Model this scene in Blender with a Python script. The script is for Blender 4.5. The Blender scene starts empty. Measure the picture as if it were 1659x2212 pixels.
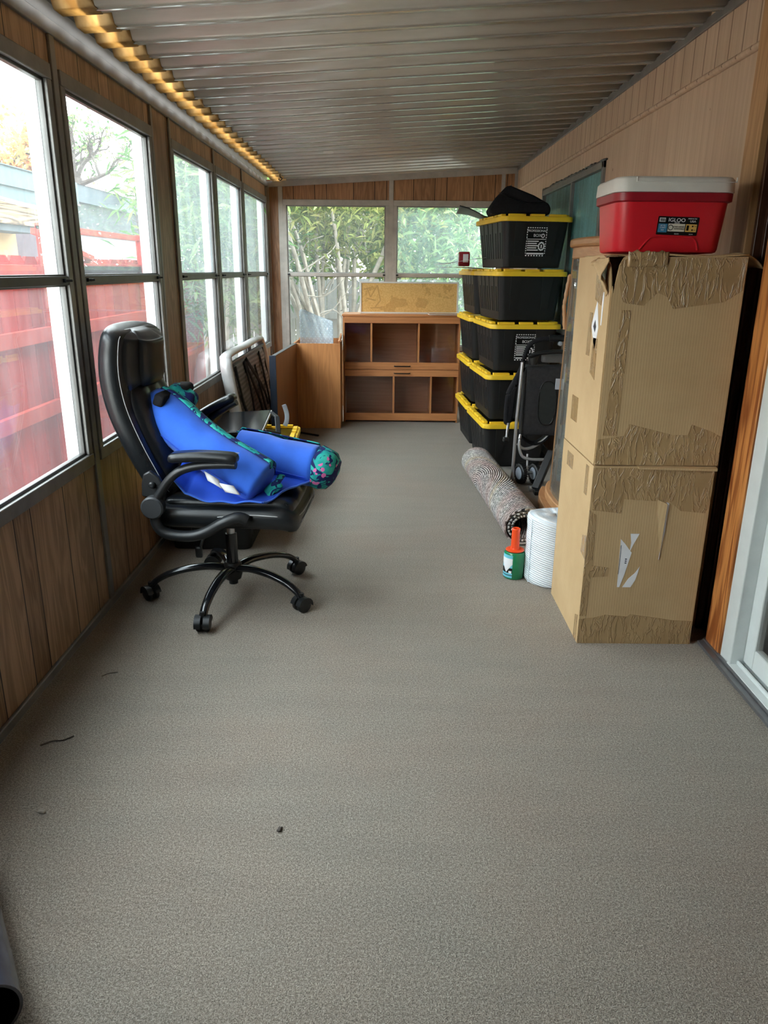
import bpy, bmesh, math, random
from mathutils import Vector, Matrix, noise as mnoise
random.seed(7)
S = bpy.context.scene
COL = S.collection
PI = math.pi

# ------------------------------------------------------------------ mesh helpers
class MB:
    def __init__(s): s.v = []; s.f = []; s.uv = None
    def add(s, vs, fs):
        o = len(s.v); s.v += [tuple(p) for p in vs]; s.f += [tuple(i + o for i in f) for f in fs]; return s
    def box(s, x0, x1, y0, y1, z0, z1):
        return s.add([(x0,y0,z0),(x1,y0,z0),(x1,y1,z0),(x0,y1,z0),(x0,y0,z1),(x1,y0,z1),(x1,y1,z1),(x0,y1,z1)],
                     [(0,3,2,1),(4,5,6,7),(0,1,5,4),(1,2,6,5),(2,3,7,6),(3,0,4,7)])
    def hexa(s, pts):
        return s.add(pts, [(0,3,2,1),(4,5,6,7),(0,1,5,4),(1,2,6,5),(2,3,7,6),(3,0,4,7)])
    def obox(s, c, size, M):
        hx, hy, hz = [a/2 for a in size]; c = Vector(c)
        P = [c + M @ Vector((x*hx, y*hy, z*hz)) for x,y,z in [(-1,-1,-1),(1,-1,-1),(1,1,-1),(-1,1,-1),(-1,-1,1),(1,-1,1),(1,1,1),(-1,1,1)]]
        return s.hexa(P)
    def bar(s, a, b, w, h, up=(0,0,1)):
        a, b = Vector(a), Vector(b); d = b - a; L = d.length; d.normalize(); up = Vector(up)
        if abs(d.dot(up)) > .98: up = Vector((0,1,0))
        x = d.cross(up).normalized(); z = x.cross(d)
        M = Matrix((x, d, z)).transposed()
        return s.obox((a+b)/2, (w, L, h), M)
    def prism(s, poly, fn, a, b):
        n = len(poly); vs = [fn(p, a) for p in poly] + [fn(p, b) for p in poly]
        fs = [tuple(range(n-1,-1,-1)), tuple(range(n,2*n))] + [(i,(i+1)%n,n+(i+1)%n,n+i) for i in range(n)]
        return s.add(vs, fs)
    def tube(s, path, r, n=8, caps=True, flat=None, up=(0,0,1), closed=False):
        P = [Vector(p) for p in path]; m = len(P); vs = []; fs = []
        up0 = Vector(up)
        for i, p in enumerate(P):
            if closed: t = P[(i+1)%m] - P[i-1]
            else: t = P[min(i+1,m-1)] - P[max(i-1,0)]
            t.normalize(); u = up0
            if abs(t.dot(u)) > .97: u = Vector((1,0,0)) if abs(t.x) < .9 else Vector((0,1,0))
            x = t.cross(u).normalized(); y = x.cross(t)
            ri = r[i] if isinstance(r,(list,tuple)) else r
            rx, ry = (ri, ri) if flat is None else (ri*flat[0], ri*flat[1])
            for k in range(n):
                a = 2*PI*k/n; vs.append(p + x*math.cos(a)*rx + y*math.sin(a)*ry)
        for i in range(m if closed else m-1):
            j = (i+1)%m
            for k in range(n): fs.append((i*n+k, i*n+(k+1)%n, j*n+(k+1)%n, j*n+k))
        if caps and not closed:
            fs.append(tuple(range(n-1,-1,-1))); fs.append(tuple((m-1)*n+k for k in range(n)))
        return s.add(vs, fs)
    def lathe(s, prof, n=24, M=None, cap=True):
        vs = []; fs = []; m = len(prof)
        for r, z in prof:
            for k in range(n):
                a = 2*PI*k/n; p = Vector((r*math.cos(a), r*math.sin(a), z)); vs.append(M @ p if M else p)
        for i in range(m-1):
            for k in range(n): fs.append((i*n+k, i*n+(k+1)%n, (i+1)*n+(k+1)%n, (i+1)*n+k))
        if cap: fs.append(tuple(range(n-1,-1,-1))); fs.append(tuple((m-1)*n+k for k in range(n)))
        return s.add(vs, fs)
    def grid(s, fn, nu, nv, closeu=False):
        vs = [fn(i/(nu if closeu else nu-1), j/(nv-1)) for j in range(nv) for i in range(nu)]; fs = []
        for j in range(nv-1):
            for i in range(nu if closeu else nu-1):
                fs.append((j*nu+i, j*nu+(i+1)%nu, (j+1)*nu+(i+1)%nu, (j+1)*nu+i))
        return s.add(vs, fs)
    def rbox(s, c, size, r, n=10, fn=None, M=None):
        """rounded box / cushion made from a subdivided cube"""
        h = [a/2 for a in size]; idx = {}; vs = []; fs = []; c = Vector(c)
        def pt(i,j,k):
            key = (i,j,k)
            if key in idx: return idx[key]
            q = Vector(((2*i/n-1)*h[0], (2*j/n-1)*h[1], (2*k/n-1)*h[2]))
            inn = Vector([max(-(h[a]-min(r,h[a])), min(h[a]-min(r,h[a]), q[a])) for a in range(3)])
            d = q - inn
            if d.length > 1e-9:
                d.normalize(); q = inn + Vector([d[a]*min(r,h[a]) for a in range(3)])
            if fn: q = Vector(fn(q))
            if M: q = M @ q
            idx[key] = len(vs); vs.append(q + c); return idx[key]
        for a in range(n):
            for b in range(n):
                fs.append((pt(a,b,0),pt(a,b+1,0),pt(a+1,b+1,0),pt(a+1,b,0)))
                fs.append((pt(a,b,n),pt(a+1,b,n),pt(a+1,b+1,n),pt(a,b+1,n)))
                fs.append((pt(a,0,b),pt(a+1,0,b),pt(a+1,0,b+1),pt(a,0,b+1)))
                fs.append((pt(a,n,b),pt(a,n,b+1),pt(a+1,n,b+1),pt(a+1,n,b)))
                fs.append((pt(0,a,b),pt(0,a,b+1),pt(0,a+1,b+1),pt(0,a+1,b)))
                fs.append((pt(n,a,b),pt(n,a+1,b),pt(n,a+1,b+1),pt(n,a,b+1)))
        return s.add(vs, fs)
    def build(s, name, mat, parent=None, smooth=None, bevel=0, seg=2, solid=0, sub=0, label=None, kind=None, fix=True):
        me = bpy.data.meshes.new(name); me.from_pydata([tuple(v) for v in s.v], [], s.f); me.update()
        if fix:
            bm = bmesh.new(); bm.from_mesh(me); bmesh.ops.recalc_face_normals(bm, faces=bm.faces); bm.to_mesh(me); bm.free()
        if smooth is not None:
            me.shade_smooth()
            if smooth < 180: me.set_sharp_from_angle(angle=math.radians(smooth))
        o = bpy.data.objects.new(name, me); COL.objects.link(o)
        me.materials.append(mat)
        if s.uv:
            l = me.uv_layers.new(name='UVMap')
            for lp in me.loops: l.data[lp.index].uv = s.uv[lp.vertex_index]
        if solid:
            m = o.modifiers.new('Solidify','SOLIDIFY'); m.thickness = solid; m.offset = 0
        if sub:
            m = o.modifiers.new('Subsurf','SUBSURF'); m.levels = sub; m.render_levels = sub
        if bevel:
            m = o.modifiers.new('Bevel','BEVEL'); m.width = bevel; m.segments = seg; m.limit_method = 'ANGLE'; m.angle_limit = math.radians(35)
            if smooth is None: me.shade_smooth(); me.set_sharp_from_angle(angle=math.radians(45))
        if parent: o.parent = parent
        if label: o['label'] = label
        if kind: o['kind'] = kind
        return o

def tag(o, label=None, cat=None, group=None, kind=None):
    if label: o['label'] = label
    if cat: o['category'] = cat
    if group: o['group'] = group
    if kind: o['kind'] = kind
    return o
def thing(name, label, cat, loc=(0,0,0), rz=0, group=None, rot=None):
    o = bpy.data.objects.new(name, None); COL.objects.link(o); o.empty_display_size = .1
    o.location = loc; o.rotation_euler = rot if rot else (0,0,rz)
    return tag(o, label, cat, group)
def struct(o): o['kind'] = 'structure'; return o
def senv(name):
    o = bpy.data.objects.new(name, None); COL.objects.link(o); o['kind'] = 'structure'; return o
def copy_tree(o, parent=None):
    c = o.copy(); COL.objects.link(c)
    if parent: c.parent = parent
    for ch in list(o.children): copy_tree(ch, c)
    return c
def text(name, body, mat, parent, size, M, align='CENTER', ext=.0004):
    cu = bpy.data.curves.new(name, 'FONT'); cu.body = body; cu.size = size; cu.align_x = align; cu.align_y = 'CENTER'; cu.extrude = ext
    tmp = bpy.data.objects.new(name, cu); me = bpy.data.meshes.new_from_object(tmp); bpy.data.objects.remove(tmp); bpy.data.curves.remove(cu)
    me.materials.clear(); me.materials.append(mat); o = bpy.data.objects.new(name, me); COL.objects.link(o)
    if parent: o.parent = parent
    o.matrix_local = M; return o
def front(x, y, z, sx=1.0):      # text frame standing in the XZ plane facing -Y
    return Matrix.Translation((x,y,z)) @ Matrix.Rotation(PI/2, 4, 'X') @ Matrix.Diagonal((sx,1,1,1))

def smooth_path(pts, n=6):
    P = [Vector(p) for p in pts]; out = []
    for i in range(len(P)-1):
        p0 = P[max(i-1,0)]; p1 = P[i]; p2 = P[i+1]; p3 = P[min(i+2,len(P)-1)]
        for k in range(n):
            t = k/n
            out.append(.5*((2*p1)+(p2-p0)*t+(2*p0-5*p1+4*p2-p3)*t*t+(3*p1-p0-3*p2+p3)*t**3))
    out.append(P[-1]); return out
def rrect(w, h, r, n=4):
    pts = []
    for cx, cy, a0 in [(w/2-r,h/2-r,0),(-w/2+r,h/2-r,90),(-w/2+r,-h/2+r,180),(w/2-r,-h/2+r,270)]:
        for k in range(n+1):
            a = math.radians(a0+90*k/n); pts.append((cx+r*math.cos(a), cy+r*math.sin(a)))
    return pts

# ------------------------------------------------------------------ material helpers
class NT:
    def __init__(s, name):
        s.m = bpy.data.materials.new(name); s.m.use_nodes = True; s.t = s.m.node_tree; s.t.nodes.clear()
        s.out = s.n('ShaderNodeOutputMaterial')
    def n(s, ty, **kw):
        x = s.t.nodes.new(ty)
        for k, v in kw.items(): setattr(x, k, v)
        return x
    def set(s, node, **kw):
        for k, v in kw.items():
            k2 = k.replace('_',' '); i = node.inputs[k2]
            if isinstance(v, bpy.types.NodeSocket): s.t.links.new(v, i)
            else: i.default_value = v
        return node
    def link(s, a, b): s.t.links.new(a, b)
    def math(s, op, a, b=None, c=None):
        x = s.n('ShaderNodeMath', operation=op)
        for i, v in enumerate((a,b,c)):
            if v is None: continue
            if isinstance(v, bpy.types.NodeSocket): s.link(v, x.inputs[i])
            else: x.inputs[i].default_value = v
        return x.outputs[0]
    def coord(s, which='Object', scale=(1,1,1), rot=(0,0,0), loc=(0,0,0)):
        if which == 'World': o = s.n('ShaderNodeNewGeometry').outputs['Position']
        else: o = s.n('ShaderNodeTexCoord').outputs[which]
        mp = s.n('ShaderNodeMapping'); s.link(o, mp.inputs[0])
        mp.inputs['Scale'].default_value = scale; mp.inputs['Rotation'].default_value = rot; mp.inputs['Location'].default_value = loc
        return mp.outputs[0]
    def noise(s, vec, scale=5, detail=3, rough=.5, dist=0, out='Fac'):
        x = s.n('ShaderNodeTexNoise'); s.link(vec, x.inputs['Vector'])
        x.inputs['Scale'].default_value = scale; x.inputs['Detail'].default_value = detail; x.inputs['Roughness'].default_value = rough; x.inputs['Distortion'].default_value = dist
        return x.outputs[out]
    def ramp(s, fac, stops, interp='LINEAR'):
        x = s.n('ShaderNodeValToRGB'); s.link(fac, x.inputs[0]); cr = x.color_ramp; cr.interpolation = interp
        while len(cr.elements) < len(stops): cr.elements.new(.5)
        for e, (p, c) in zip(cr.elements, stops):
            e.position = p; e.color = (*c,1) if len(c) == 3 else c
        return x.outputs[0]
    def mix(s, fac, a, b, mode='MIX'):
        x = s.n('ShaderNodeMix', data_type='RGBA', blend_type=mode)
        for i, v in ((0,fac),(6,a),(7,b)):
            if isinstance(v, bpy.types.NodeSocket): s.link(v, x.inputs[i])
            elif i == 0: x.inputs[0].default_value = v
            else: x.inputs[i].default_value = (*v,1)
        return x.outputs[2]
    def bump(s, h, strength=.3, dist=.01):
        x = s.n('ShaderNodeBump'); s.link(h, x.inputs['Height']); x.inputs['Strength'].default_value = strength; x.inputs['Distance'].default_value = dist
        return x.outputs[0]
    def principled(s, color, rough=.5, metal=0, spec=.5, normal=None, alpha=None, sheen=0, coat=0, trans=0):
        p = s.n('ShaderNodeBsdfPrincipled')
        for k, v in (('Base Color',color),('Roughness',rough)):
            if isinstance(v, bpy.types.NodeSocket): s.link(v, p.inputs[k])
            elif k == 'Base Color': p.inputs[k].default_value = (*v,1)
            else: p.inputs[k].default_value = v
        p.inputs['Metallic'].default_value = metal; p.inputs['Specular IOR Level'].default_value = spec
        if normal: s.link(normal, p.inputs['Normal'])
        if sheen: p.inputs['Sheen Weight'].default_value = sheen
        if coat: p.inputs['Coat Weight'].default_value = coat; p.inputs['Coat Roughness'].default_value = .1
        if trans: p.inputs['Transmission Weight'].default_value = trans
        return p.outputs[0]
    def done(s, shader): s.link(shader, s.out.inputs[0]); return s.m

def plain(name, col, rough=.5, metal=0, spec=.5, var=.12, scale=14, bump=0, bscale=120, sheen=0, coat=0):
    t = NT(name); c = t.coord('Object'); f = t.noise(c, scale, 4, .6)
    hi = tuple(min(1,a*(1+var)) for a in col); lo = tuple(a*(1-var) for a in col)
    cc = t.ramp(f, [(.3,lo),(.7,hi)]); nrm = None
    if bump: nrm = t.bump(t.noise(c, bscale, 2, .5), bump, .004)
    return t.done(t.principled(cc, rough, metal, spec, nrm, sheen=sheen, coat=coat))

def wood(name, base, dark, grain='Z', sc=1.0, rough=.4, spec=.4, figure=.5, which='Object', offs=0):
    t = NT(name); k = {'X':0,'Y':1,'Z':2}[grain]
    s1 = [14*sc]*3; s1[k] = .9*sc; s2 = [120*sc]*3; s2[k] = 3*sc
    c1 = t.coord(which, tuple(s1), loc=(offs,offs*.7,offs*.3)); c2 = t.coord(which, tuple(s2))
    n1 = t.noise(c1, 1, 3, .55, .6); n2 = t.noise(c2, 1, 2, .5)
    rings = t.math('SINE', t.math('MULTIPLY', n1, 46))
    f = t.math('ADD', t.math('MULTIPLY', rings, .5*figure), .5)
    f = t.math('ADD', t.math('MULTIPLY', f, .55), t.math('MULTIPLY', n2, .45))
    col = t.ramp(f, [(.15,dark),(.75,base)])
    return t.done(t.principled(col, rough, 0, spec, t.bump(n2,.08,.002)))

def panelling(name, base, dark, axis, groove=(.012,.006,.004), rough=.45):
    """vertical plank panelling: random-width grooves, grain along Z, tone changes from plank to plank"""
    t = NT(name); ge = t.n('ShaderNodeNewGeometry'); sp = t.n('ShaderNodeSeparateXYZ'); t.link(ge.outputs['Position'], sp.inputs[0])
    p = sp.outputs[axis]; per = .605
    m = t.math('MODULO', t.math('ADD', p, 40.53), per)
    edges = [0,.27,.485]; mask = None; plank = None
    for e in edges:
        d = t.math('LESS_THAN', t.math('ABSOLUTE', t.math('SUBTRACT', m, e+.003)), .0032)
        mask = d if mask is None else t.math('MAXIMUM', mask, d)
        g = t.math('GREATER_THAN', m, e); plank = g if plank is None else t.math('ADD', plank, g)
    pid = t.math('ADD', plank, t.math('MULTIPLY', t.math('FLOOR', t.math('DIVIDE', t.math('ADD',p,40.53), per)), 7.3))
    wn = t.n('ShaderNodeTexWhiteNoise', noise_dimensions='1D'); t.link(pid, wn.inputs['W'])
    cb = t.n('ShaderNodeCombineXYZ'); t.link(t.math('MULTIPLY', p, 13), cb.inputs[0]); t.link(t.math('MULTIPLY', pid, 3.1), cb.inputs[1]); t.link(t.math('MULTIPLY', sp.outputs[2], 1.3), cb.inputs[2])
    cb2 = t.n('ShaderNodeCombineXYZ'); t.link(t.math('MULTIPLY', p, 150), cb2.inputs[0]); t.link(t.math('MULTIPLY', sp.outputs[2], 5), cb2.inputs[2])
    n1 = t.noise(cb.outputs[0], 1, 3, .55, .7); n2 = t.noise(cb2.outputs[0], 1, 2, .6)
    rings = t.math('ADD', t.math('MULTIPLY', t.math('SINE', t.math('MULTIPLY', n1, 40)), .25), .5)
    f = t.math('ADD', t.math('MULTIPLY', rings, .62), t.math('MULTIPLY', n2, .38))
    f = t.math('ADD', f, t.math('MULTIPLY', t.math('SUBTRACT', wn.outputs[0], .5), .28))
    col = t.ramp(f, [(.2,dark),(.8,base)])
    col = t.mix(mask, col, groove)
    h = t.math('SUBTRACT', t.math('MULTIPLY', n2, .05), mask)
    return t.done(t.principled(col, rough, 0, .4, t.bump(h,.5,.003)))

def glass_pane(name, haze=.1, tint=(.93,.97,.97), hazecol=(.82,.9,.92), axis=2, streak=True, ior=1.5, rough=.01):
    t = NT(name); c = t.coord('World', (9,9,1.6)) ; c2 = t.coord('World', (60,60,60))
    n1 = t.noise(c, 1.3, 4, .65); n2 = t.noise(c2, 1, 3, .6)
    tr = t.n('ShaderNodeBsdfTransparent'); tr.inputs[0].default_value = (*tint,1)
    gl = t.n('ShaderNodeBsdfGlossy'); gl.inputs['Roughness'].default_value = rough
    lw = t.n('ShaderNodeLayerWeight'); lw.inputs[0].default_value = .5
    fr = t.math('ADD', .035, t.math('MULTIPLY', .75, t.math('POWER', lw.outputs['Facing'], 4.5)))
    mx = t.n('ShaderNodeMixShader'); t.link(fr, mx.inputs[0]); t.link(tr.outputs[0], mx.inputs[1]); t.link(gl.outputs[0], mx.inputs[2])
    tl = t.n('ShaderNodeBsdfTranslucent'); tl.inputs[0].default_value = (*hazecol,1)
    ds = t.n('ShaderNodeBsdfDiffuse'); ds.inputs[0].default_value = (*hazecol,1)
    hz = t.n('ShaderNodeMixShader'); hz.inputs[0].default_value = .25; t.link(tl.outputs[0], hz.inputs[1]); t.link(ds.outputs[0], hz.inputs[2])
    f = t.math('MULTIPLY', t.math('ADD', t.math('MULTIPLY', n1, 1.3), t.math('MULTIPLY', n2, .5)), haze)
    m2 = t.n('ShaderNodeMixShader'); t.link(f, m2.inputs[0]); t.link(mx.outputs[0], m2.inputs[1]); t.link(hz.outputs[0], m2.inputs[2])
    return t.done(m2.outputs[0])

# ------------------------------------------------------------------ materials
def carpet_mat():
    t = NT('carpet'); c = t.coord('World'); 
    n1 = t.noise(c, 340, 2, .6); n2 = t.noise(c, 1.1, 4, .6); n3 = t.noise(c, 150, 3, .7)
    cs = t.coord('World', (1.2,7,1)); n4 = t.noise(cs, 1.5, 3, .6)
    f = t.math('ADD', t.math('MULTIPLY', n1, .8), t.math('MULTIPLY', n3, .55))
    col = t.ramp(f, [(.46,(.095,.080,.065)),(.66,(.262,.226,.188)),(.88,(.55,.49,.42))])
    tint = t.ramp(n2, [(.3,(1.0,.90,.84)),(.5,(.97,.96,.93)),(.72,(.88,.93,.92))])
    col = t.mix(.8, col, tint, 'MULTIPLY')
    wear = t.ramp(n4, [(.3,(.93,.93,.93)),(.7,(1.04,1.03,1.02))])
    col = t.mix(1, col, wear, 'MULTIPLY')
    return t.done(t.principled(col, .95, 0, .15, t.bump(f, .75, .006), sheen=.15))
def siding_mat():
    t = NT('siding'); ge = t.n('ShaderNodeNewGeometry'); sp = t.n('ShaderNodeSeparateXYZ'); t.link(ge.outputs['Position'], sp.inputs[0])
    y = sp.outputs[1]; z = sp.outputs[2]
    m = t.math('MODULO', t.math('ADD', y, 40), .122)
    g = t.math('MULTIPLY', t.math('LESS_THAN', m, .007), t.math('GREATER_THAN', z, 2.18))
    cs = t.coord('World', (1,42,1.1)); st = t.noise(cs, 1, 3, .6); c2 = t.coord('World', (1,3,3)); bl = t.noise(c2, 1, 4, .6)
    cf = t.coord('World', (1,160,4)); fi = t.noise(cf, 1, 2, .5)
    col = t.ramp(st, [(.3,(.50,.365,.255)),(.7,(.63,.485,.35))])
    col = t.mix(.5, col, t.ramp(bl, [(.3,(.86,.82,.8)),(.7,(1,1,1))]), 'MULTIPLY')
    sp2 = t.noise(t.coord('World',(1,30,14)), 1, 1, .4)
    chip = t.math('GREATER_THAN', sp2, .80)
    col = t.mix(chip, col, (.06,.035,.025))
    col = t.mix(t.math('MULTIPLY', g, .75), col, (.12,.075,.05))
    h = t.math('SUBTRACT', t.math('MULTIPLY', fi, .3), g)
    return t.done(t.principled(col, .7, 0, .25, t.bump(h, .5, .004)))
def ceiling_mat():
    t = NT('painted_metal_roof'); c = t.coord('World', (2.2,26,5)); n = t.noise(c, 1, 4, .6); c2 = t.coord('World', (1.1,1.1,1)); n2 = t.noise(c2, 1.5, 4, .6)
    col = t.ramp(n, [(.25,(.42,.405,.352)),(.75,(.57,.55,.485))])
    col = t.mix(.45, col, t.ramp(n2, [(.3,(.8,.77,.72)),(.7,(1,1,1))]), 'MULTIPLY')
    r = t.ramp(n2, [(.3,(.17,)*3),(.7,(.28,)*3)])
    return t.done(t.principled(col, r, 0, .8, t.bump(n, .04, .002)))
def amber_mat():
    t = NT('amber_glow_strip'); c = t.coord('World', (16,9,9)); n = t.noise(c, 1, 3, .6)
    col = t.ramp(n, [(.3,(.42,.27,.11)),(.7,(.72,.54,.28))])
    tl = t.n('ShaderNodeBsdfTranslucent'); t.link(col, tl.inputs[0]); df = t.n('ShaderNodeBsdfDiffuse'); t.link(col, df.inputs[0])
    m = t.n('ShaderNodeMixShader'); m.inputs[0].default_value = .45; t.link(tl.outputs[0], m.inputs[1]); t.link(df.outputs[0], m.inputs[2])
    return t.done(m.outputs[0])
def cardboard(name, base, lo):
    t = NT(name); c = t.coord('Object'); n = t.noise(c, 5, 4, .6)
    flute = t.math('SINE', t.math('MULTIPLY', t.n('ShaderNodeSeparateXYZ').outputs[0], 1)) if False else None
    s = t.n('ShaderNodeSeparateXYZ'); t.link(c, s.inputs[0])
    w = t.math('SINE', t.math('MULTIPLY', t.math('ADD', s.outputs[0], s.outputs[1]), 640))
    w = t.math('ADD', t.math('MULTIPLY', w, .5), .5)
    f = t.math('ADD', t.math('MULTIPLY', n, .75), t.math('MULTIPLY', w, .22))
    col = t.ramp(f, [(.25,lo),(.75,base)])
    return t.done(t.principled(col, .75, 0, .25, t.bump(w, .12, .002)))
def tape_mat():
    t = NT('packing_tape'); c = t.coord('Object', (16,16,5), (.0,.5,.0)); n = t.noise(c, 2.2, 3, .6, .6)
    rid = t.math('POWER', t.math('MAXIMUM', 0, t.math('SUBTRACT', 1, t.math('ABSOLUTE', t.math('MULTIPLY', t.math('SUBTRACT', n, .5), 9)))), 3)
    n2 = t.noise(t.coord('Object'), 7, 3, .6)
    col = t.ramp(n2, [(.3,(.345,.22,.105)),(.7,(.43,.285,.14))])
    return t.done(t.principled(col, .17, 0, .65, t.bump(rid, .75, .003)))
def leaf_mat(name, cols):
    t = NT(name); oi = t.n('ShaderNodeNewGeometry').outputs['Random Per Island']
    col = t.ramp(oi, [(i/(len(cols)-1), c) for i, c in enumerate(cols)])
    d = t.n('ShaderNodeBsdfDiffuse'); t.link(col, d.inputs[0]); tl = t.n('ShaderNodeBsdfTranslucent'); t.link(col, tl.inputs[0])
    m = t.n('ShaderNodeMixShader'); m.inputs[0].default_value = .4; t.link(d.outputs[0], m.inputs[1]); t.link(tl.outputs[0], m.inputs[2])
    return t.done(m.outputs[0])
def leather_mat(name='black_leather', col=(.008,.0095,.011)):
    t = NT(name); c = t.coord('Object'); v = t.n('ShaderNodeTexVoronoi'); t.link(c, v.inputs['Vector']); v.inputs['Scale'].default_value = 260
    n = t.noise(c, 9, 3, .5)
    r = t.ramp(n, [(.3,(.27,)*3),(.7,(.38,)*3)])
    return t.done(t.principled(col, r, 0, .42, t.bump(v.outputs['Distance'], .12, .001)))
def print_mat():
    t = NT('tropical_print'); c = t.coord('Object'); n = t.noise(c, 11, 2, .5, 2.2)
    band = t.math('SINE', t.math('MULTIPLY', t.noise(c, 7, 1, .4, 1.0), 34))
    leaf = t.math('GREATER_THAN', n, .47); vein = t.math('GREATER_THAN', band, -.55)
    f = t.math('MULTIPLY', leaf, vein); tone = t.noise(c, 18, 2, .5)
    teal = t.ramp(tone, [(.3,(.01,.20,.24)),(.5,(.02,.36,.33)),(.7,(.06,.52,.42))])
    col = t.mix(f, (.008,.016,.10), teal)
    v = t.n('ShaderNodeTexVoronoi'); t.link(c, v.inputs['Vector']); v.inputs['Scale'].default_value = 34
    big = t.math('GREATER_THAN', t.noise(c, 5.5, 1, .4), .69)
    dots = t.math('MULTIPLY', t.math('LESS_THAN', v.outputs['Distance'], .38), big)
    col = t.mix(dots, col, (.72,.16,.42))
    return t.done(t.principled(col, .75, 0, .25))
def rug_mat():
    t = NT('braided_rug'); uv = t.n('ShaderNodeUVMap').outputs[0]
    mp = t.n('ShaderNodeMapping'); t.link(uv, mp.inputs[0]); mp.inputs['Location'].default_value = (-.40*1.45,-.86,0); mp.inputs['Scale'].default_value = (1.45,1,1)
    ln = t.n('ShaderNodeVectorMath', operation='LENGTH'); t.link(mp.outputs[0], ln.inputs[0]); d = ln.outputs['Value']
    ring = t.math('ADD', t.math('MULTIPLY', t.math('SINE', t.math('MULTIPLY', d, 2*PI/.019)), .5), .5)
    sc = t.n('ShaderNodeMapping'); t.link(uv, sc.inputs[0]); sc.inputs['Scale'].default_value = (115,115,1)
    v = t.n('ShaderNodeTexVoronoi'); t.link(sc.outputs[0], v.inputs['Vector']); v.inputs['Scale'].default_value = 1
    vr = t.n('ShaderNodeSeparateColor'); t.link(v.outputs['Color'], vr.inputs[0])
    f = t.math('ADD', t.math('MULTIPLY', ring, .62), t.math('MULTIPLY', vr.outputs[0], .58))
    bandf = t.noise(t.vec1(d), 9, 1, .4) if hasattr(t,'vec1') else None
    hue = t.ramp(t.math('FRACT', t.math('MULTIPLY', d, 2.1)), [(0,(.62,.52,.40)),(.12,(.66,.63,.60)),(.35,(.60,.58,.57)),(.5,(.62,.49,.46)),(.68,(.58,.54,.52)),(.85,(.55,.43,.40)),(1,(.6,.56,.54))])
    dark = t.ramp(t.math('FRACT', t.math('MULTIPLY', d, 2.1)), [(0,(.20,.15,.10)),(.14,(.03,.03,.035)),(.3,(.035,.035,.04)),(.45,(.15,.11,.105)),(.62,(.05,.045,.045)),(.85,(.14,.10,.095)),(1,(.03,.03,.03))])
    col = t.mix(t.math('SMOOTHSTEP', f, .42, .72) if False else t.math('MINIMUM', 1, t.math('MAXIMUM', 0, t.math('MULTIPLY', t.math('SUBTRACT', f, .40), 4.6))), dark, hue)
    return t.done(t.principled(col, .95, 0, .1, t.bump(ring, .9, .008)))
def bubble_mat():
    t = NT('bubble_wrap'); c = t.coord('Object', (1,1,1)); s = t.n('ShaderNodeSeparateXYZ'); t.link(c, s.inputs[0])
    w = t.math('SINE', t.math('MULTIPLY', t.math('ADD', s.outputs[2], t.math('MULTIPLY', s.outputs[0], .22)), 2*PI/.0105))
    v = t.n('ShaderNodeTexVoronoi'); t.link(c, v.inputs['Vector']); v.inputs['Scale'].default_value = 105
    h = t.math('ADD', t.math('MULTIPLY', w, .5), t.math('MULTIPLY', v.outputs['Distance'], -.7))
    col = t.ramp(t.math('ADD', t.math('MULTIPLY', w, .5), .5), [(0,(.70,.80,.89)),(1,(.90,.94,.97))])
    return t.done(t.principled(col, .28, 0, .55, t.bump(h, .6, .004)))
def roof_tile_mat():
    t = NT('asphalt_roof'); c = t.coord('World', (8,8,8)); n = t.noise(c, 1, 4, .6)
    return t.done(t.principled(t.ramp(n, [(.3,(.012,.016,.02)),(.7,(.035,.044,.052))]), .9))
def fence_mat(name, base, lo, w=.19):
    t = NT(name); ge = t.n('ShaderNodeNewGeometry'); s = t.n('ShaderNodeSeparateXYZ'); t.link(ge.outputs['Position'], s.inputs[0])
    cs = t.coord('World', (22,22,1.6)); n = t.noise(cs, 1, 4, .65); c2 = t.coord('World', (1.6,1.6,1.6)); n2 = t.noise(c2, 1, 3, .6)
    col = t.ramp(t.math('ADD', t.math('MULTIPLY', n, .6), t.math('MULTIPLY', n2, .4)), [(.3,lo),(.7,base)])
    isl = t.ramp(ge.outputs['Random Per Island'], [(0,(.66,.62,.62)),(1,(1.08,1.08,1.08))]); col = t.mix(1, col, isl, 'MULTIPLY')
    return t.done(t.principled(col, .9, 0, .08))
def cork_mat():
    t = NT('cork'); c = t.coord('Object'); n = t.noise(c, 90, 3, .7); st = t.noise(c, 5.5, 3, .5)
    col = t.ramp(n, [(.3,(.66,.38,.12)),(.7,(.84,.56,.22))])
    col = t.mix(t.math('MULTIPLY', t.math('GREATER_THAN', st, .57), .35), col, (.42,.21,.06))
    return t.done(t.principled(col, .9, 0, .1))
def dotted_clear():
    t = NT('clear_dotted_plastic'); uv = t.n('ShaderNodeUVMap').outputs[0]; sc = t.n('ShaderNodeMapping'); t.link(uv, sc.inputs[0]); sc.inputs['Scale'].default_value = (11,13,1); sc.inputs['Rotation'].default_value = (0,0,.5)
    fr = t.n('ShaderNodeVectorMath', operation='FRACTION'); t.link(sc.outputs[0], fr.inputs[0]); sb = t.n('ShaderNodeVectorMath', operation='DISTANCE'); t.link(fr.outputs[0], sb.inputs[0]); sb.inputs[1].default_value = (.5,.5,0)
    dot = t.math('LESS_THAN', sb.outputs['Value'], .14)
    tr = t.n('ShaderNodeBsdfTransparent'); tr.inputs[0].default_value = (.86,.93,.97,1); pr = t.principled((.72,.82,.90), .12, 0, .6)
    m = t.n('ShaderNodeMixShader'); t.link(t.math('ADD', t.math('MULTIPLY', dot, .5), .36), m.inputs[0]); t.link(tr.outputs[0], m.inputs[1]); t.link(pr, m.inputs[2])
    return t.done(m.outputs[0])
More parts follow.
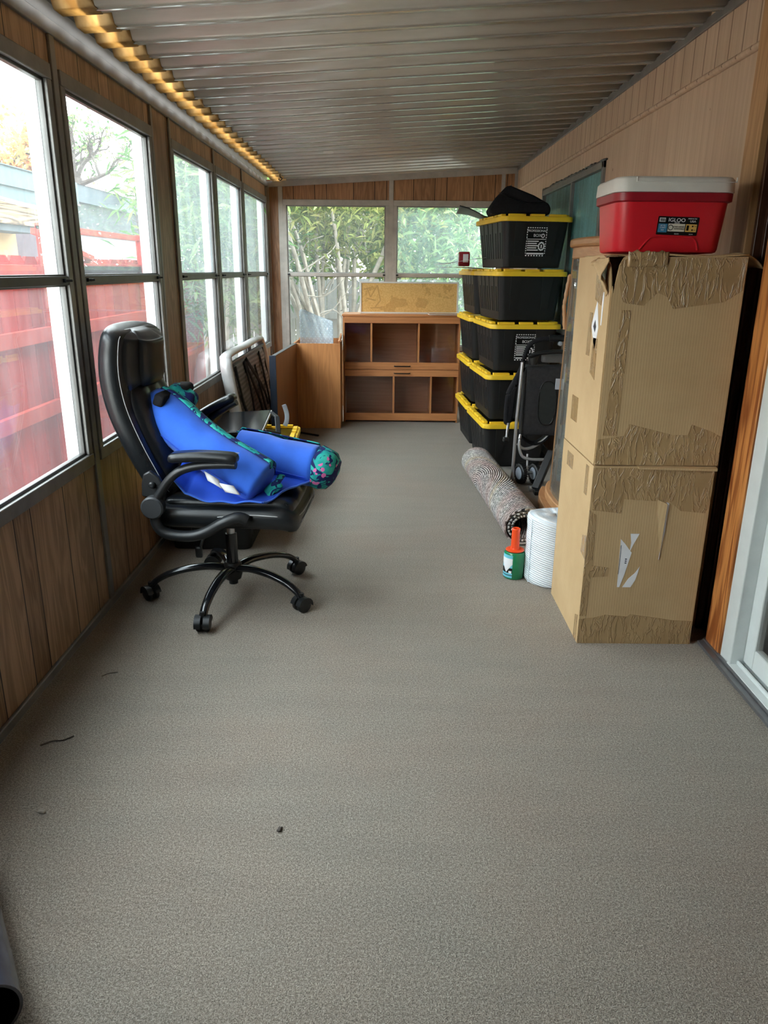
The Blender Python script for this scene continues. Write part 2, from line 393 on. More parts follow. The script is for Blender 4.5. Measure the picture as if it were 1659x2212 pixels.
def mesh_fabric():
    t = NT('textured_grey_panel'); c = t.coord('Object'); s = t.n('ShaderNodeSeparateXYZ'); t.link(c, s.inputs[0])
    a = t.math('SINE', t.math('MULTIPLY', s.outputs[2], 190)); b = t.math('SINE', t.math('MULTIPLY', s.outputs[1], 190))
    h = t.math('ADD', a, t.math('MULTIPLY', b, .6))
    col = t.ramp(t.math('ADD', t.math('MULTIPLY', h, .28), .5), [(0,(.09,.085,.085)),(1,(.25,.235,.23))])
    return t.done(t.principled(col, .7, 0, .3, t.bump(h, .5, .004)))

M = {}
M['carpet'] = carpet_mat(); M['siding'] = siding_mat(); M['ceiling'] = ceiling_mat(); M['amber'] = amber_mat()
M['panel_y'] = panelling('walnut_panelling_side', (.46,.295,.18), (.20,.118,.066), 1)
M['panel_x'] = panelling('walnut_panelling_end', (.44,.235,.115), (.21,.105,.048), 0)
M['greymetal'] = plain('weathered_grey_metal', (.20,.195,.183), .42, .15, .5, .2, 9)
M['darkmetal'] = plain('dark_window_metal', (.085,.083,.078), .4, .3, .5, .2, 9)
M['ltmetal'] = plain('pale_grey_metal', (.42,.40,.36), .45, .1, .5, .15, 9)
M['whitejamb'] = plain('white_painted_jamb', (.80,.84,.83), .5, 0, .4, .06)
M['black'] = plain('black_plastic', (.010,.011,.012), .42, 0, .45, .1)
M['blackrough'] = plain('black_fabric', (.012,.012,.014), .85, 0, .2, .25, 60, .3, 400)
M['strollerfab'] = plain('charcoal_fabric', (.030,.030,.033), .8, 0, .25, .25, 40, .3, 300)
M['seam'] = plain('glossy_metal_seam', (.50,.48,.43), .11, .35, .9, .06)
M['cap'] = plain('pivot_cap_plastic', (.030,.032,.034), .45, 0, .4, .1)
M['blackgloss'] = plain('black_gloss', (.008,.009,.011), .16, 0, .6, .1)
M['leather'] = leather_mat(); M['stitch'] = plain('pale_stitching', (.42,.42,.42), .8, 0, .1)
M['glass'] = glass_pane('dusty_window_glass', .045); M['glassdirty'] = glass_pane('hazy_window_glass', .10, hazecol=(.74,.90,.93))
M['glasshouse'] = glass_pane('teal_reflection_glass', .85, hazecol=(.54,.78,.78))  # teal haze colour stands in for the sky reflected by this pane
M['toteblack'] = plain('tote_black_plastic', (.013,.0135,.014), .5, 0, .34, .12, 8, .12, 900)
M['groove'] = plain('tote_groove_black', (.004,.004,.004), .6, 0, .2)
M['yellow'] = plain('yellow_plastic', (.90,.58,.03), .42, 0, .4, .08, 6)
M['cherry'] = wood('cherry_laminate', (.66,.29,.115), (.47,.18,.065), 'X', .8, .34)
M['cherryz'] = wood('cherry_laminate_upright', (.60,.27,.105), (.42,.165,.06), 'Z', .8, .34)
M['brownz'] = wood('brown_laminate_board', (.36,.145,.06), (.23,.088,.036), 'Z', .7, .4)
M['cherryback'] = wood('cherry_cabinet_back', (.55,.29,.165), (.42,.20,.105), 'X', .7, .5)
M['pine'] = wood('pine_post', (.52,.31,.15), (.33,.175,.075), 'Z', .9, .6)
M['fir'] = wood('varnished_fir', (.62,.25,.07), (.26,.07,.018), 'Z', .75, .35, .5, 1.15)
M['oak'] = wood('honey_oak', (.56,.30,.14), (.40,.19,.08), 'Y', 1, .4)
M['oakz'] = wood('honey_oak_upright', (.52,.29,.14), (.36,.18,.08), 'Z', 1, .4)
M['darkwood'] = wood('dark_brown_wood', (.085,.035,.018), (.03,.012,.007), 'Z', 1, .35)
M['cardboard'] = cardboard('cardboard', (.56,.395,.215), (.45,.305,.155))
M['tape'] = tape_mat(); M['paper'] = plain('white_paper', (.80,.80,.82), .6, 0, .3, .04)
M['red'] = plain('red_plastic', (.60,.012,.022), .36, 0, .45, .05, 5, .12, 700)
M['redtrim'] = plain('dark_red_band', (.30,.010,.020), .4, 0, .4, .05)
M['white'] = plain('white_plastic', (.72,.70,.65), .42, 0, .4, .04)
M['blue'] = plain('royal_blue_fabric', (.028,.125,.60), .8, 0, .25, .14, 7, .12, 500, sheen=.2)
M['bluesheet'] = plain('deep_blue_fabric', (.018,.075,.50), .75, 0, .3, .14, 7, .1, 500)
M['print'] = print_mat(); M['rug'] = rug_mat(); M['bubble'] = bubble_mat()
M['silver'] = plain('silver_tube', (.52,.54,.56), .3, .75, .5, .08)
M['silverpaint'] = plain('silver_paint', (.46,.45,.44), .36, .25, .5, .08)
M['concrete'] = plain('concrete', (.30,.285,.26), .85, 0, .2, .16, 6, .2, 90)
M['green'] = plain('green_film', (.012,.21,.085), .2, 0, .6, .12); M['orange'] = plain('orange_plastic', (.80,.075,.015), .35, 0, .45, .05)
M['cyan'] = plain('aqua_print', (.16,.55,.68), .4, 0, .4, .05); M['navy'] = plain('navy_edge', (.02,.032,.055), .35, 0, .5, .1)
M['cork'] = cork_mat(); M['clear'] = dotted_clear(); M['greymesh'] = mesh_fabric()
M['grey'] = plain('grey_plastic', (.11,.11,.11), .5, 0, .4, .1); M['strapgrey'] = plain('pale_blue_grey_strap', (.34,.38,.44), .6, 0, .3, .1)
M['bronze'] = plain('dark_bronze', (.045,.03,.022), .35, .6, .5, .1)
M['teal'] = plain('teal_reflection_blind', (.50,.70,.71), .7, 0, .2, .08, 3); M['curtain'] = plain('grey_curtain', (.13,.15,.155), .9, 0, .1, .15)
M['brownblind'] = plain('tan_blind', (.22,.19,.15), .8, 0, .2, .1)
M['vinyl'] = plain('white_vinyl', (.66,.70,.69), .35, 0, .45, .04)
M['rail'] = plain('aluminium_threshold', (.20,.20,.21), .35, .6, .5, .15)
M['redfence'] = fence_mat('red_stained_fence', (.44,.036,.028), (.27,.016,.013))
M['redpost'] = fence_mat('red_stained_rail', (.50,.075,.05), (.38,.04,.03))
M['greyfence'] = fence_mat('weathered_grey_boards', (.40,.40,.385), (.24,.24,.235))
M['cream'] = plain('cream_stucco', (.40,.28,.15), .9, 0, .1, .06); M['lilac'] = plain('pale_lilac_siding', (.30,.26,.32), .8, 0, .2, .06)
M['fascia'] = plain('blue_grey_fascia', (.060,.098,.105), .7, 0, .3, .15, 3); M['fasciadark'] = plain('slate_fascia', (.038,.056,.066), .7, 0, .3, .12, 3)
M['beam'] = wood('grained_beam', (.36,.24,.125), (.03,.018,.01), 'Y', .40, .7, .2, 1.2, 'World')
M['roof'] = roof_tile_mat(); M['soil'] = plain('pale_bounce_ground', (.50,.46,.40), .95, 0, .1, .3, 3)
M['bark'] = plain('pale_bark', (.36,.32,.27), .9, 0, .1, .25, 12); M['barkdark'] = plain('dark_bark', (.10,.085,.075), .9, 0, .1, .2, 12)
M['leafgreen'] = leaf_mat('shrub_leaves', [(.035,.085,.03),(.09,.18,.06),(.17,.28,.10),(.26,.34,.13)])
M['leafback'] = leaf_mat('olive_shrub_leaves', [(.05,.07,.02),(.11,.15,.04),(.22,.25,.07),(.36,.34,.12)])  # yellower leaf tones for the shrubs beyond the far windows
M['leafautumn'] = leaf_mat('autumn_leaves', [(.42,.16,.05),(.55,.27,.10),(.60,.38,.15),(.30,.30,.10)])
M['leafyellow'] = leaf_mat('yellow_green_leaves', [(.30,.34,.07),(.50,.45,.10),(.22,.30,.08)])
M['meshdark'] = plain('dark_mesh', (.022,.026,.026), .6, 0, .3, .15, 40)
M['smoke'] = None
def smoky():
    t = NT('smoky_glass'); tr = t.n('ShaderNodeBsdfTransparent'); tr.inputs[0].default_value = (.90,.88,.86,1)
    gl = t.n('ShaderNodeBsdfGlossy'); gl.inputs['Roughness'].default_value = .03; lw = t.n('ShaderNodeLayerWeight'); lw.inputs[0].default_value = .5
    fr = t.math('ADD', .045, t.math('MULTIPLY', .75, t.math('POWER', lw.outputs['Facing'], 4.5)))
    m = t.n('ShaderNodeMixShader'); t.link(fr, m.inputs[0]); t.link(tr.outputs[0], m.inputs[1]); t.link(gl.outputs[0], m.inputs[2]); return t.done(m.outputs[0])
M['smoke'] = smoky()
M['cabglass'] = glass_pane('curio_glass', .14, tint=(.90,.95,.96), hazecol=(.7,.76,.78))
M['tube'] = glass_pane('smoky_film', .5, tint=(.35,.36,.42), hazecol=(.10,.10,.14), rough=.12)

# ------------------------------------------------------------------ room shell
XL, XR, YB, YN = -1.2, 1.32, 8.19, -1.6
def ceil_z(x): return 2.255 + (x-XL)*(.150/2.52)

# floor: carpet with the bare concrete strip along the right wall beyond the boxes
struct(MB().box(XL-.06,.86,YN,YB+.05,-.06,0).box(.86,XR+.06,YN,4.05,-.06,0).build('floor', M['carpet']))
struct(MB().box(.86,XR+.06,4.05,4.885,-.06,-.004).box(.86,XR+.06,4.895,YB+.05,-.06,-.004).box(.86,XR+.06,4.885,4.895,-.06,-.014).build('floor_slab', M['concrete']))

# corrugated ceiling (ribs run across the room)
def corrugated(name, mat, x0, x1, dz=0, thick=.003, y0=YN-.1, y1=YB+.06, nx=2):
    prof = []; per = .2; y = y0 - (y0 % per) - per + .055; d = .030
    while y < y1 + per:
        for dy, z in ((0,d),(.075,d),(.098,0),(.125,0),(.140,0),(.177,0)):
            prof.append((y+dy, z))
        y += per
    prof = [p for p in prof if y0 <= p[0] <= y1]
    mb = MB(); n = len(prof); vs = []
    for i in range(nx):
        x = x0 + (x1-x0)*i/(nx-1)
        for yy, z in prof: vs.append((x, yy, ceil_z(x)+z+dz))
    fs = [(i*n+k, i*n+k+1, (i+1)*n+k+1, (i+1)*n+k) for i in range(nx-1) for k in range(n-1)]
    return mb.add(vs, fs).build(name, mat, smooth=20, solid=thick)
struct(corrugated('ceiling', M['ceiling'], -1.05, XR+.12))
sm_ = MB(); yk = YN-.1 - ((YN-.1) % .2) - .2 + .055
while yk < YB - .2:
    yk += .2; ya, yb = yk+.126, yk+.138
    if ya < YN: continue
    zz = [ceil_z(x)-.0015 for x in (-1.0, XR)]
    sm_.hexa([(-1.0,ya,zz[0]-.006),(XR,ya,zz[1]-.006),(XR,yb,zz[1]-.006),(-1.0,yb,zz[0]-.006),(-1.0,ya,zz[0]),(XR,ya,zz[1]),(XR,yb,zz[1]),(-1.0,yb,zz[0])])
struct(sm_.build('ceiling_seam', M['seam']))
struct(corrugated('ceiling_glow_edge', M['amber'], -1.135, -.995, dz=-.0045))  # added amber strip, its colour imitates sunlit glow on the rib ends
struct(MB().box(-1.34,-1.085,YN-.1,YB+.06,2.312,2.322).box(-1.272,-1.20,YN-.1,YB+.06,2.245,2.315).build('ceiling_light_shield', M['darkmetal']))  # added dark cover: fills the dark gap, keeps sky light off the amber

# left wall
SILL, TOP = .645, 2.098
LW = [(.78,1.86),(1.94,3.005),(3.085,4.205),(4.58,5.635),(5.71,6.715),(6.795,8.055)]
wl = MB().box(XL-.07,XL,YN,YB,-.02,SILL).box(XL-.07,XL,YN,YB,TOP,2.25)
prev = YN
for a, b in LW:
    if a - prev > .02: wl.box(XL-.07,XL,prev,a,SILL,TOP)
    prev = b
wl.box(XL-.07,XL,prev,YB,SILL,TOP)
struct(wl.build('wall_left', M['panel_y']))
# grey trims on the left wall: header, sill strip, uprights
struct(MB().box(XL-.085,XL+.014,YN,YB,2.200,2.250).build('trim_1', M['greymetal'], bevel=.003))
n = 2
for y0, y1, m in [(3.022,3.066,'greymetal'),(4.208,4.240,'greymetal'),(4.548,4.578,'greymetal'),(5.652,5.694,'greymetal'),(6.735,6.776,'greymetal'),(8.058,8.085,'greymetal'),(1.88,1.922,'greymetal'),(.715,.755,'greymetal')]:
    zs = (.0, 2.20)
    struct(MB().box(XL,XL+.011,y0,y1,*zs).build('trim_%d' % n, M[m], bevel=.002)); n += 1
struct(MB().box(XL,XL+.014,YN,YB,0,.035).build('baseboard_left', M['greymetal'], bevel=.004))

def sash_window(name, y0, y1, rail_z=1.37, side=-1, glasses=('glass','glass')):
    """aluminium two-pane window in the left wall, opening y0..y1, z SILL..TOP"""
    w = senv(name); x = XL
    f = .040
    fr = MB().box(x-.028,x+.012,y0,y1,SILL,SILL+.05).box(x-.028,x+.012,y0,y1,TOP-.048,TOP+.004).box(x-.028,x+.010,y0,y0+f,SILL+.05,TOP-.048).box(x-.028,x+.010,y1-f,y1,SILL+.05,TOP-.048)
    fr.build('window_frame', M['greymetal'], w, bevel=.003)
    s = MB(); g0, g1 = y0+f-.002, y1-f+.002; zb, zt = SILL+.048, TOP-.046; t = .013
    for a, b in ((zb, rail_z-.008),(rail_z+.010, zt)):
        s.box(x-.026,x-.004,g0,g1,a,a+t).box(x-.026,x-.004,g0,g1,b-t,b).box(x-.026,x-.004,g0,g0+t,a,b).box(x-.026,x-.004,g1-t,g1,a,b)
    s.build('sash', M['darkmetal'], w, bevel=.002)
    MB().box(x-.030,x+.006,g0,g1,rail_z-.016,rail_z+.017).build('meeting_rail', M['darkmetal'], w, bevel=.003)
    MB().box(x-.017,x-.013,g0,g1,zb,rail_z-.01).build('lower_pane', M[glasses[1]], w)
    MB().box(x-.017,x-.013,g0,g1,rail_z+.01,zt).build('upper_pane', M[glasses[0]], w)
    j = MB().box(x-.078,x-.030,y0-.02,y0+f-.012,SILL-.02,TOP).box(x-.078,x-.030,y1-f-.006,y1+.02,SILL-.02,TOP).box(x-.078,x-.030,y0-.02,y1+.02,SILL-.03,SILL+.03).box(x-.078,x-.030,y0-.02,y1+.02,TOP-.02,TOP+.03)
    j.build('outer_jamb', M['whitejamb'], w)
    for yy in (g0+.035, g1-.035):
        MB().box(x+.004,x+.016,yy-.016,yy+.016,rail_z-.006,rail_z+.008).tube([(x+.012,yy-.012,rail_z),(x+.026,yy+.014,rail_z+.001)],.005,6).build('latch', M['black'], w)
    return w
for i, (a, b) in enumerate(LW):
    far = a > 4.4
    sash_window('window_%d' % (i+1), a, b, glasses=('glassdirty','glass') if far else ('glass','glass'))

# back wall
wb = MB().box(XL-.07,-1.05,YB,YB+.07,-.02,2.27).box(-1.05,XR+.06,YB,YB+.07,-.02,.62)
wb.hexa([(-1.05,YB,2.085),(XR+.06,YB,2.085),(XR+.06,YB+.07,2.085),(-1.05,YB+.07,2.085),(-1.05,YB,ceil_z(-1.05)+.05),(XR+.06,YB,ceil_z(XR)+.05),(XR+.06,YB+.07,ceil_z(XR)+.05),(-1.05,YB+.07,ceil_z(-1.05)+.05)])
wb.box(1.19,XR+.06,YB,YB+.07,.62,2.085)
struct(wb.build('wall_back', M['panel_x']))
def zt(x): return ceil_z(x) - .012
b1 = MB().hexa([(XL,YB-.016,zt(XL)-.045),(XR,YB-.016,zt(XR)-.045),(XR,YB,zt(XR)-.045),(XL,YB,zt(XL)-.045),(XL,YB-.016,zt(XL)+.01),(XR,YB-.016,zt(XR)+.01),(XR,YB,zt(XR)+.01),(XL,YB,zt(XL)+.01)])
struct(b1.build('trim_20', M['ltmetal'], bevel=.003))
for k, (x0, x1) in enumerate([(XL,XL+.024),(-1.088,-1.042),(.032,.078),(1.160,1.198),(XR-.03,XR)]):
    struct(MB().box(x0,x1,YB-.013,YB,0,zt(x0)-.03).build('trim_%d' % (21+k), M['ltmetal'], bevel=.002))
def back_window(name, x0, x1, g, rail_z=1.368):
    w = senv(name); y = YB; f = .036; z0, z1 = .60, 2.085
    MB().box(x0,x1,y-.014,y+.03,z0,z0+.05).box(x0,x1,y-.014,y+.03,z1-.05,z1+.004).box(x0,x0+f,y-.014,y+.03,z0+.05,z1-.05).box(x1-f,x1,y-.014,y+.03,z0+.05,z1-.05).build('window_frame', M['ltmetal'], w, bevel=.003)
    a, b = x0+f-.002, x1-f+.002; s = MB(); t = .013
    for c, d in ((z0+.048, rail_z-.01),(rail_z+.01, z1-.048)):
        s.box(a,b,y-.002,y+.024,c,c+t).box(a,b,y-.002,y+.024,d-t,d).box(a,a+t,y-.002,y+.024,c,d).box(b-t,b,y-.002,y+.024,c,d)
    s.build('sash', M['greymetal'], w, bevel=.002)
    MB().box(a,b,y-.010,y+.026,rail_z-.018,rail_z+.017).build('meeting_rail', M['ltmetal'], w, bevel=.003)
    MB().box(a,b,y+.010,y+.014,z0+.04,rail_z-.01).build('lower_pane', M[g], w)
    MB().box(a,b,y+.010,y+.014,rail_z+.01,z1-.04).build('upper_pane', M[g], w)
    MB().box(x0-.02,x0+f-.012,y+.03,y+.09,z0,z1).box(x1-f+.012,x1+.02,y+.03,y+.09,z0,z1).box(x0-.02,x1+.02,y+.03,y+.09,z0-.03,z0+.03).box(x0-.02,x1+.02,y+.03,y+.09,z1-.02,z1+.03).build('outer_jamb', M['whitejamb'], w)
    for xx in (a+.012, b-.012):
        MB().box(xx-.012,xx+.012,y-.020,y-.004,rail_z-.010,rail_z+.008).build('latch', M['black'], w)
back_window('window_20', -1.045, .034, 'glass'); back_window('window_21', .078, 1.192, 'glassdirty')

# right wall: painted siding with a window, a pine post and the sliding door
ztop = 2.52
WY0, WY1, WZ0, WZ1 = 4.93, 6.78, .98, 2.055
wr = MB().box(XR,XR+.1,WY1,YB,-.02,ztop).box(XR,XR+.1,2.99,WY0,-.02,ztop).box(XR,XR+.1,WY0,WY1,-.02,WZ0).box(XR,XR+.1,WY0,WY1,WZ1,ztop)
wr.box(XR,XR+.1,.55,2.99,2.30,ztop).box(XR,XR+.1,YN,.55,-.02,ztop)
struct(wr.build('wall_right', M['siding']))
struct(MB().tube([(XR-.004,2.99,2.186),(XR-.004,YB,2.186)],.017,8,flat=(1,.8)).build('trim_30', M['siding'], smooth=60))
struct(MB().box(XR-.012,XR,2.4,YB,2.372,2.412).build('trim_31', M['greymetal'], bevel=.003))
struct(MB().box(XR-.01,XR,2.99,YB,0,.06).build('baseboard_right', M['greymetal']))
w = senv('window_30')
MB().box(XR-.018,XR+.03,WY0,WY0+.035,WZ0,WZ1).box(XR-.018,XR+.03,WY1-.035,WY1,WZ0,WZ1).box(XR-.018,XR+.03,WY0,WY1,WZ0,WZ0+.04).box(XR-.018,XR+.03,WY0,WY1,WZ1-.04,WZ1).build('window_frame', M['greymetal'], w, bevel=.003)
MB().box(XR-.012,XR+.03,5.75,5.782,WZ0+.03,WZ1-.03).build('mullion', M['greymetal'], w, bevel=.003)
caulk = MB()
for k in range(46):
    y = WY0 + (WY1-WY0)*k/45; caulk.rbox((XR-.006,y,WZ1+.006+random.uniform(-.004,.006)),(.018,.06,random.uniform(.012,.028)),.008,3)
caulk.build('caulk_bead', M['darkmetal'], w, smooth=180)
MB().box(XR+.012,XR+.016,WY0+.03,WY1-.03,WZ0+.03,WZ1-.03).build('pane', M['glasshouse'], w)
MB().box(XR+.05,XR+.056,WY0,5.765,WZ0,WZ1).build('reflection_blind', M['teal'], w)  # pale teal put in for sky reflected in the window
MB().box(XR+.05,XR+.056,5.765,WY1,WZ0,WZ1).build('drawn_blind', M['brownblind'], w)
MB().box(XR+.085,XR+.099,WY0,WY1,WZ0,WZ1).build('blind_backing', M['curtain'], w)
# pine post and the dark moulded side strip next to it
struct(MB().box(XR-.028,XR+.10,2.872,2.99,0,2.40).build('trim_32', M['pine'], bevel=.004))
ds = MB().box(XR+.075,XR+.10,2.72,2.872,0,2.40)
for x0, x1, y0, y1 in [(XR-.004,XR+.10,2.850,2.872),(XR+.02,XR+.10,2.828,2.850),(XR+.035,XR+.10,2.72,2.742)]: ds.box(x0,x1,y0,y1,0,2.40)
for z0, z1 in ((0,.12),(1.02,1.12),(2.26,2.40)): ds.box(XR+.03,XR+.10,2.742,2.828,z0,z1)
struct(ds.build('trim_33', M['darkwood'], bevel=.003))
struct(MB().box(XR+.066,XR+.070,2.742,2.828,.12,2.26).build('window_31', M['smoke']))
struct(MB().box(XR-.02,XR+.10,2.602,2.722,0,2.36).build('trim_34', M['fir'], bevel=.004))
struct(MB().box(XR-.03,XR+.10,.55,2.87,2.24,2.36).build('trim_35', M['darkwood'], bevel=.004))
# sliding door
d = senv('door_1')
MB().box(XR-.012,XR+.13,2.515,2.60,.0,2.24).box(XR-.012,XR+.13,.55,.62,0,2.24).box(XR-.012,XR+.13,.62,2.515,2.18,2.24).build('door_frame', M['vinyl'], d, bevel=.004)
MB().box(XR-.018,XR+.13,.62,2.53,.0,.022).box(XR+.012,XR+.022,.62,2.515,.022,.036).box(XR+.062,XR+.072,.62,2.515,.022,.040).build('door_sill', M['vinyl'], d, bevel=.002)
MB().box(XR+.035,XR+.066,2.445,2.515,.035,2.18).box(XR+.035,XR+.066,.62,.70,.035,2.18).box(XR+.035,XR+.066,.70,2.445,.035,.115).box(XR+.035,XR+.066,.70,2.445,2.10,2.18).build('door_sash', M['vinyl'], d, bevel=.004)
MB().box(XR+.048,XR+.054,.70,2.445,.115,2.10).build('door_glass', M['smoke'], d)
struct(MB().box(XR-.052,XR-.014,.55,2.72,.0,.014).box(XR-.028,XR-.014,.55,2.72,.014,.020).build('trim_36', M['rail'], bevel=.002))
cu = MB(); P = []
for k in range(61):
    y = .5 + 2.2*k/60; P.append((XR+.20+.022*math.sin(k*1.9), y))
for k in range(60):
    (xa,ya),(xb,yb) = P[k],P[k+1]; cu.hexa([(xa,ya,0),(xb,yb,0),(xb+.006,yb,0),(xa+.006,ya,0),(xa,ya,2.3),(xb,yb,2.3),(xb+.006,yb,2.3),(xa+.006,ya,2.3)])
cu.build('door_curtain', M['curtain'], d)
struct(MB().box(XR+.30,XR+.33,.2,2.9,-.02,2.5).box(XR+.1,XR+.33,.2,.24,-.02,2.5).box(XR+.1,XR+.33,2.86,2.9,-.02,2.5).box(XR+.1,XR+.33,.2,2.9,-.04,-.005).box(XR+.06,XR+.1,.2,2.9,-.04,-.005).box(XR+.1,XR+.33,.2,2.9,2.42,2.5).build('wall_inner', M['darkwood']))

# near end wall behind the viewer: same panelling with two wide windows
wn = MB().box(XL-.07,XR+.1,YN-.07,YN,-.02,.645).box(XL-.07,XR+.1,YN-.07,YN,2.10,2.5).box(XL-.07,XL+.12,YN-.07,YN,.645,2.10).box(XL+.12,XR+.1,YN-.07,YN,.645,2.10)
struct(wn.build('wall_near', M['panel_x']))
for k, (a, b) in []:
    w = senv('window_%d' % (40+k))
    MB().box(a,b,YN-.03,YN+.01,.645,.70).box(a,b,YN-.03,YN+.01,2.04,2.10).box(a,a+.04,YN-.03,YN+.01,.70,2.04).box(b-.04,b,YN-.03,YN+.01,.70,2.04).box(a,b,YN-.02,YN+.005,1.355,1.385).build('window_frame', M['ltmetal'], w, bevel=.003)
    MB().box(a+.03,b-.03,YN-.016,YN-.012,.69,2.05).build('pane', M['glass'], w)

# ------------------------------------------------------------------ camera, light
f, pit, yaw, rol = 1623.05, .31182, .0013167, .0092707
cp, sp, cy, sy = math.cos(pit), math.sin(pit), math.cos(yaw), math.sin(yaw)
fw = Vector((sy*cp, cy*cp, -sp)); rt = Vector((cy,-sy,0)); up = rt.cross(fw)
r2 = rt*math.cos(rol)+up*math.sin(rol); u2 = -rt*math.sin(rol)+up*math.cos(rol)
cam = bpy.data.cameras.new('camera'); co = bpy.data.objects.new('camera', cam); COL.objects.link(co)
cam.sensor_fit = 'VERTICAL'; cam.sensor_height = 36; cam.lens = f/2212*36; cam.clip_start = .02
mw = Matrix((r2, u2, -fw)).transposed().to_4x4(); mw.translation = (0,0,1.42); co.matrix_world = mw
S.camera = co
wd = bpy.data.worlds.new('overcast_sky'); S.world = wd; wd.use_nodes = True; nt = wd.node_tree; nt.nodes.clear()
bg = nt.nodes.new('ShaderNodeBackground'); ou = nt.nodes.new('ShaderNodeOutputWorld'); nt.links.new(bg.outputs[0], ou.inputs[0])
tc = nt.nodes.new('ShaderNodeTexCoord'); sx = nt.nodes.new('ShaderNodeSeparateXYZ'); nt.links.new(tc.outputs['Generated'], sx.inputs[0])
rp = nt.nodes.new('ShaderNodeValToRGB'); nt.links.new(sx.outputs[2], rp.inputs[0])
rp.color_ramp.elements[0].position = 0; rp.color_ramp.elements[0].color = (1,.985,.96,1); rp.color_ramp.elements[1].position = .8; rp.color_ramp.elements[1].color = (.86,.93,1,1)
nt.links.new(rp.outputs[0], bg.inputs[0]); bg.inputs[1].default_value = 12.5
S.view_settings.view_transform = 'Standard'; S.view_settings.look = 'None'; S.view_settings.exposure = .42; S.view_settings.gamma = 1
S.cycles.use_adaptive_sampling = True; S.cycles.adaptive_threshold = .04; S.cycles.max_bounces = 7; S.cycles.diffuse_bounces = 4; S.cycles.glossy_bounces = 4; S.cycles.transparent_max_bounces = 20; S.cycles.sample_clamp_indirect = 8
S.cycles.caustics_reflective = False; S.cycles.caustics_refractive = False

